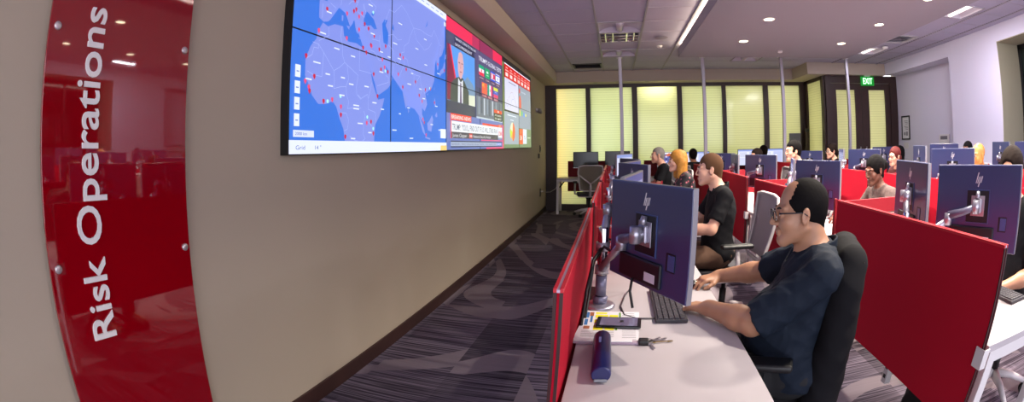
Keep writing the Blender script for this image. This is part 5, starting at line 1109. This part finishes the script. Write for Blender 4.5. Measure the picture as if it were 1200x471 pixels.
# ---------------------------------------------------------------- people
SK_M = skin('olive tan skin', '#a97c62'); SK_L = skin('fair skin', '#d0a08a'); SK_D = skin('deep brown skin', '#6a4234'); SK_T = skin('tan skin', '#c08e72'); SK_O = skin('ruddy tan skin', '#b8763c')
H_BLK = mat('black hair', '#0d0a0b', .75, spec=.1, bump=(220, .5)); H_BRN = mat('short brown hair', '#5a3f2c', .85, spec=.15, bump=(260, .5)); H_BLD = mat('golden blond hair', '#b07a34', .6, spec=.25, bump=(160, .6), var=(40, .45)); H_DBR = mat('dark brown hair', '#1a100d', .75, spec=.12, bump=(200, .5)); H_RED = mat('auburn hair', '#561a18', .6, spec=.2, bump=(200, .5)); H_GRY = mat('grey hair', '#8a8480', .8, spec=.15, bump=(200, .5))
C_NAVY = mat('navy cotton shirt', '#151e2c', .75, bump=(260, .4), var=(14, .18), spec=.2); C_BLK = mat('black polo knit', '#0e0e13', .85, bump=(300, .25), spec=.2); C_KHAKI = mat('brown khaki cloth', '#5c4232', .85, bump=(200, .2)); C_DRK = mat('charcoal trousers', '#16161a', .85)
C_BRW = mat('brown patterned knit', '#5c4a48', .85, bump=(90, .5), var=(60, .5)); C_TEAL = mat('black polo with green placket', '#101418', .8)
def floral():
    m = mat('black blouse with flowers', '#15101a', .7); nt = m.node_tree; v = nt.nodes.new('ShaderNodeTexVoronoi'); v.inputs['Scale'].default_value = 22; tc = nt.nodes.new('ShaderNodeTexCoord'); nt.links.new(tc.outputs['Object'], v.inputs['Vector'])
    r = nt.nodes.new('ShaderNodeValToRGB'); r.color_ramp.elements[0].color = lin('#c8a0a8'); r.color_ramp.elements[1].position = .34; r.color_ramp.elements[1].color = lin('#15101a'); e = r.color_ramp.elements.new(.2); e.color = lin('#a04858')
    nt.links.new(v.outputs['Distance'], r.inputs[0]); nt.links.new(r.outputs[0], nt.nodes['Principled BSDF'].inputs['Base Color']); return m
C_FLO = floral(); LIP = mat('rose lip', '#9c5450', .4)
def w2l(loc, rz):
    c_, s_ = math.cos(-rz), math.sin(-rz)
    return lambda x, y, z: ((x-loc[0])*c_-(y-loc[1])*s_, (x-loc[0])*s_+(y-loc[1])*c_, z)
# the man with glasses, close to the camera
loc, rz = (.80, 1.66, 0), FC-.35; L = w2l(loc, rz); Ld = lambda x, y, z: tuple(np.array(L(loc[0]+x, loc[1]+y, z)))
P = body_pose(head=L(.712, 1.665, 1.158), yaw=.18, pitch=-.06, neck=L(.795, 1.668, 1.005), sl=L(.755, 1.475, .965), sr=L(.890, 1.865, .965), chest=L(.800, 1.675, .865), belly=L(.735, 1.70, .72), hip=L(.80, 1.66, .57), w=1.22, d=1.15, belly_d=.055,
    el=L(.535, 1.575, .785), wl=L(.405, 1.800, .772), er=L(.74, 2.10, .83), wr=L(.540, 2.245, .775), fl=Ld(-.42, .50, -.10), fr=Ld(-.86, -.25, -.10),
    kl=L(.38, 1.66, .56), kr=L(.46, 1.92, .56), al=L(.42, 1.66, .10), ar=L(.46, 1.92, .10), arm=1.18, curl=.75)
person('man with glasses and receding black hair in a navy shirt, typing in the foreground', loc, rz, .0048, P, SK_M, C_NAVY, C_DRK, hair_short(H_BLK, .0055, .006, bald=.7, temple=False), sleeve=.93, glasses=True, nose=1.35, jaw=1.15, neck_r=.066, cheek=1.15, fold=.0045, brow='#120c0b', lip=mat('tan lip', '#93604f', .5), hg=1.02, bag=.014, folds_f=38.)
# his black jacket draped over the chair back
S = Solid((.55, 1.20, .10), (1.25, 2.10, 1.14), .008)
n_ = np.array((.94, -.34, 0)); u_ = np.array((.34, .94, 0)); q = lambda a, b, z: tuple(np.array((.910, 1.655, 0))+n_*a+u_*b+np.array((0, 0, z)))
S.cone(q(.03, -.13, .985), q(.03, .13, .985), .068, .068, .05); S.cone(q(.0, -.17, .90), q(-.02, -.19, .35), .050, .065, .06); S.cone(q(.0, .17, .90), q(-.02, .19, .35), .050, .065, .06)
for z_ in (.92, .85, .78, .71, .64, .57, .50, .43, .36, .29): S.cone(q(.02, -.16, z_), q(.02, .16, z_), .060, .060, .06)
S.folds(.004, 18, 3); S.cut((0, 0, .16), (0, 0, -1), .02)
jk = link('shape', S.mesh(), mat('black jacket cloth', '#0d0c11', .85, bump=(250, .2), spec=.2)); jk.name = 'jacket'; tag(jk, 'black jacket draped over the chair back behind the man with glasses', 'jacket')
def at(x, y, dx=0, dy=0): return (x, y, 0)
def seated(label, x, y, rz, head_top, r_h, sk, sh, hair, yaw=0., pitch=0., h=.010, px=0., **kw):
    dz = head_top-(1.20+.118)
    P = body_pose(**{k: kw.pop(k) for k in list(kw) if k in ('w', 'd', 'curl', 'belly_d', 'arm', 'roll', 'fl', 'fr', 'el', 'er', 'wl', 'wr')})
    for k in ('head', 'neck', 'sl', 'sr', 'chest'): P[k] = tuple(np.array(P[k])+(0, 0, dz))
    P['head'] = (px, P['head'][1], P['head'][2]); P['yaw'] = yaw; P['pitch'] = pitch
    P['belly'] = tuple(np.array(P['belly'])+(0, 0, dz*.5))
    return person(label, (x, y, 0), rz, h, P, sk, sh, kw.pop('trousers', C_DRK), hair, **kw)
T = Z0
seated('man with short brown hair in a black polo shirt seated second in the first row', .86, 3.68, FC, T-.080, 3.75, SK_L, C_BLK, hair_short(H_BRN, .0045, .004), h=.0075, trousers=C_KHAKI, sleeve=.75, lip=LIP, yaw=-.05, pitch=-.04, w=1.08, jaw=1.05)
seated('woman with long blond hair in a dark flowered blouse in the first row', .84, 5.47, FC, T-.078, 5.5, SK_L, C_FLO, hair_long(H_BLD, .13), h=.009, female=True, collar=False, sleeve=1.4, lip=LIP, yaw=.18, w=.92, neck_r=.047)
seated('grey haired person in a black top in the first row, left of the lit screen', .78, 7.28, FC, T-.053, 7.4, SK_L, C_BLK, hair_short(H_GRY, .004), h=.012, collar=False, yaw=.1)
seated('dark haired person seen from behind between the blond woman and the man in black', 1.55, 8.98, .12, T-.108, 9, SK_T, C_DRK, hair_short(H_DBR, .010, -.03), h=.012, collar=False)
seated('woman with dark hair at the right edge, forehead showing over the big monitor', 2.25, 1.72, FC, T-.062, 2.8, SK_T, C_BLK, hair_bun(H_DBR, (0, -.11, .03), .04), h=.009, female=True, collar=False, lip=LIP, yaw=.35, neck_r=.048, el=(-.22, .02, .76), er=(.22, .02, .76), wl=(-.10, .20, .70), wr=(.10, .20, .70))
seated('woman with black hair pulled back in a brown patterned top, looking down', 2.42, 3.63, FC, T-.135, 4.3, SK_D, C_BRW, hair_bun(H_BLK, (0, -.120, .015), .050), h=.0085, female=True, collar=False, sleeve=1.6, lip=mat('dark lip', '#5e3030', .4), yaw=.22, pitch=-.20, neck_r=.046, brow='#0d0909', jaw=.92, nose=.95)
seated('young man with short black hair in a black polo shirt in the second row', 2.32, 5.48, FC, T+.004, 5.9, SK_L, C_TEAL, hair_short(H_BLK, .012, -.006), h=.009, lip=LIP, yaw=.10, w=1.02)
seated('brown haired head low over the monitor in the middle, left of a second head', 2.40, 7.33, FC, T-.100, 7.7, SK_T, C_DRK, hair_short(H_DBR, .007), h=.013, collar=False)
seated('dark haired head right of the brown haired head, by the farthest monitors', 3.02, 8.95, .3, T-.070, 9.4, SK_T, C_DRK, hair_short(H_DBR, .009), h=.013, collar=False)
seated('woman with dark wavy hair and glasses in black in front of the doors', 3.80, 7.28, FC, T-.056, 8.2, SK_L, C_BLK, hair_bun(H_DBR, (0, -.10, -.03), .055, loose=True), h=.011, female=True, collar=False, glasses=True, yaw=.1, neck_r=.048)
seated('woman with auburn hair and glasses in the third row', 3.92, 5.42, FC, T-.108, 6.7, SK_L, mat('dark red top', '#4a1418', .8), hair_bun(H_RED, (0, -.10, -.02), .05), h=.010, female=True, collar=False, glasses=True, yaw=.30, lip=LIP, neck_r=.048)
seated('bald man with tan skin in dark clothes on the right', 3.88, 3.58, FC, T-.073, 5.25, SK_O, C_DRK, None, h=.010, yaw=.1, w=1.1, jaw=1.12)
seated('dark skinned man with short black hair partly hidden left of the bald man', 5.38, 5.27, FC, T-.078, 7.5, SK_D, C_DRK, hair_short(H_BLK, .005), h=.012, collar=False)
seated('person with long black hair directly behind the auburn haired woman', 5.30, 7.22, FC, T-.135, 9., SK_T, C_DRK, hair_long(H_BLK, .10), h=.013, female=True, collar=False)
# ---------------------------------------------------------------- ambient fill, room light, camera
def area(name, loc, size, energy, color, rot=(0, 0, 0), sy=None):
    l = bpy.data.lights.new(name, 'AREA'); l.energy = energy; l.color = color; l.size = size
    if sy: l.shape = 'RECTANGLE'; l.size_y = sy
    o = bpy.data.objects.new(name, l); COL.objects.link(o); o.location = loc; o.rotation_euler = rot; return o
# unseen coloured lights added behind the blinds to give each its glow
GLOWC = [((.76, 1., .50), 26), ((.60, 1., .60), 34), ((1., .96, .58), 30), ((.74, 1., .56), 27), ((1., .95, .56), 30), ((1., .95, .58), 31)]
for i, (c, e) in enumerate(GLOWC):
    a, b = MUL[2*i], MUL[2*i+1]
    area('blind_backlight', ((a+b)/2, BY+.75, 1.5), b-a, e*.24, c, (-PI/2, 0, 0), 2.3)
area('blind_backlight', (-1.30, BY+.30, 1.5), .12, 7, (1., .42, .01), (-PI/2, 0, .5), 2.3)
area('blind_backlight', (1.0, BY+.25, 2.55), .5, 6, (1., .95, .75), (-PI/2-.5, 0, 0), .1)
area('blind_backlight', (5.0, 9.95, 1.5), .5, 4, (1., .93, .48), (-PI/2, 0, PI/2+PI), 2.2)
area('blind_backlight', (5.5, DY+.7, 1.5), 1.6, 11, (1., .93, .48), (-PI/2, 0, 0), 2.2)
# cove strip along the left side of the dropped ceiling
area('cove_and_fill_strip', (SX0+.13, 3.4, SLAB+.145), .05, 38, (1., .82, .55), (0, PI/2+PI, 0), 1.)
bpy.data.objects['cove_and_fill_strip'].data.size = .05; bpy.data.objects['cove_and_fill_strip'].data.size_y = 8.; bpy.data.objects['cove_and_fill_strip'].rotation_euler = (0, PI*.72, 0)
# unseen strip added on the right edge to brighten the right wall and ceiling
area('cove_and_fill_strip', (SX1-.06, 3.4, SLAB+.145), .05, 25, (1., .93, .82), (0, -PI*.72, 0), 8.)
w = bpy.data.worlds.new('ambient_fill'); bpy.context.scene.world = w; w.use_nodes = True  # uniform fill light, let in by leaving the room open behind the camera
w.node_tree.nodes['Background'].inputs[0].default_value = (.78, .79, .88, 1); w.node_tree.nodes['Background'].inputs[1].default_value = 3.0

f_, cx, cy, yaw, pit, rol = 567.66, 531.39, 150.36, .3312, .0357, .0043
cd = bpy.data.cameras.new('camera'); cam = bpy.data.objects.new('camera', cd); COL.objects.link(cam)
cd.type = 'PANO'; cd.panorama_type = 'FISHEYE_EQUISOLID'; cd.sensor_fit = 'HORIZONTAL'; cd.sensor_width = 36
cd.fisheye_lens = f_*36/1200; cd.fisheye_fov = math.radians(300)
cd.shift_x = (600-cx)/1200; cd.shift_y = -(235.5-cy)/471; cd.clip_start = .02
for y_, e_ in ((4.76, 42), (7.67, 14), (1.7, 40)): area('troffer_lamp', (4.92, y_, CEIL-.02), .5, e_, (.92, .90, 1.), (0, 0, 0), .5)  # the one nearest the camera sits in the added unseen fitting
c, s = math.cos, math.sin
R1 = Matrix(((c(rol), 0, s(rol)), (0, 1, 0), (-s(rol), 0, c(rol)))); R2 = Matrix(((1, 0, 0), (0, c(pit), -s(pit)), (0, s(pit), c(pit)))); R3 = Matrix(((c(yaw), -s(yaw), 0), (s(yaw), c(yaw), 0), (0, 0, 1)))
cam.matrix_world = Matrix.Translation((0, 0, CAMZ)) @ (R3 @ R2 @ R1 @ Matrix(((1, 0, 0), (0, 0, -1), (0, 1, 0)))).to_4x4()
sc = bpy.context.scene; sc.camera = cam
sc.view_settings.view_transform = 'Standard'; sc.view_settings.look = 'None'; sc.view_settings.gamma = 1.0; sc.view_settings.use_curve_mapping = False; sc.view_settings.exposure = 0.47
sc.cycles.use_denoising = True; sc.cycles.max_bounces = 8; sc.cycles.diffuse_bounces = 4; sc.cycles.sample_clamp_indirect = 6.0
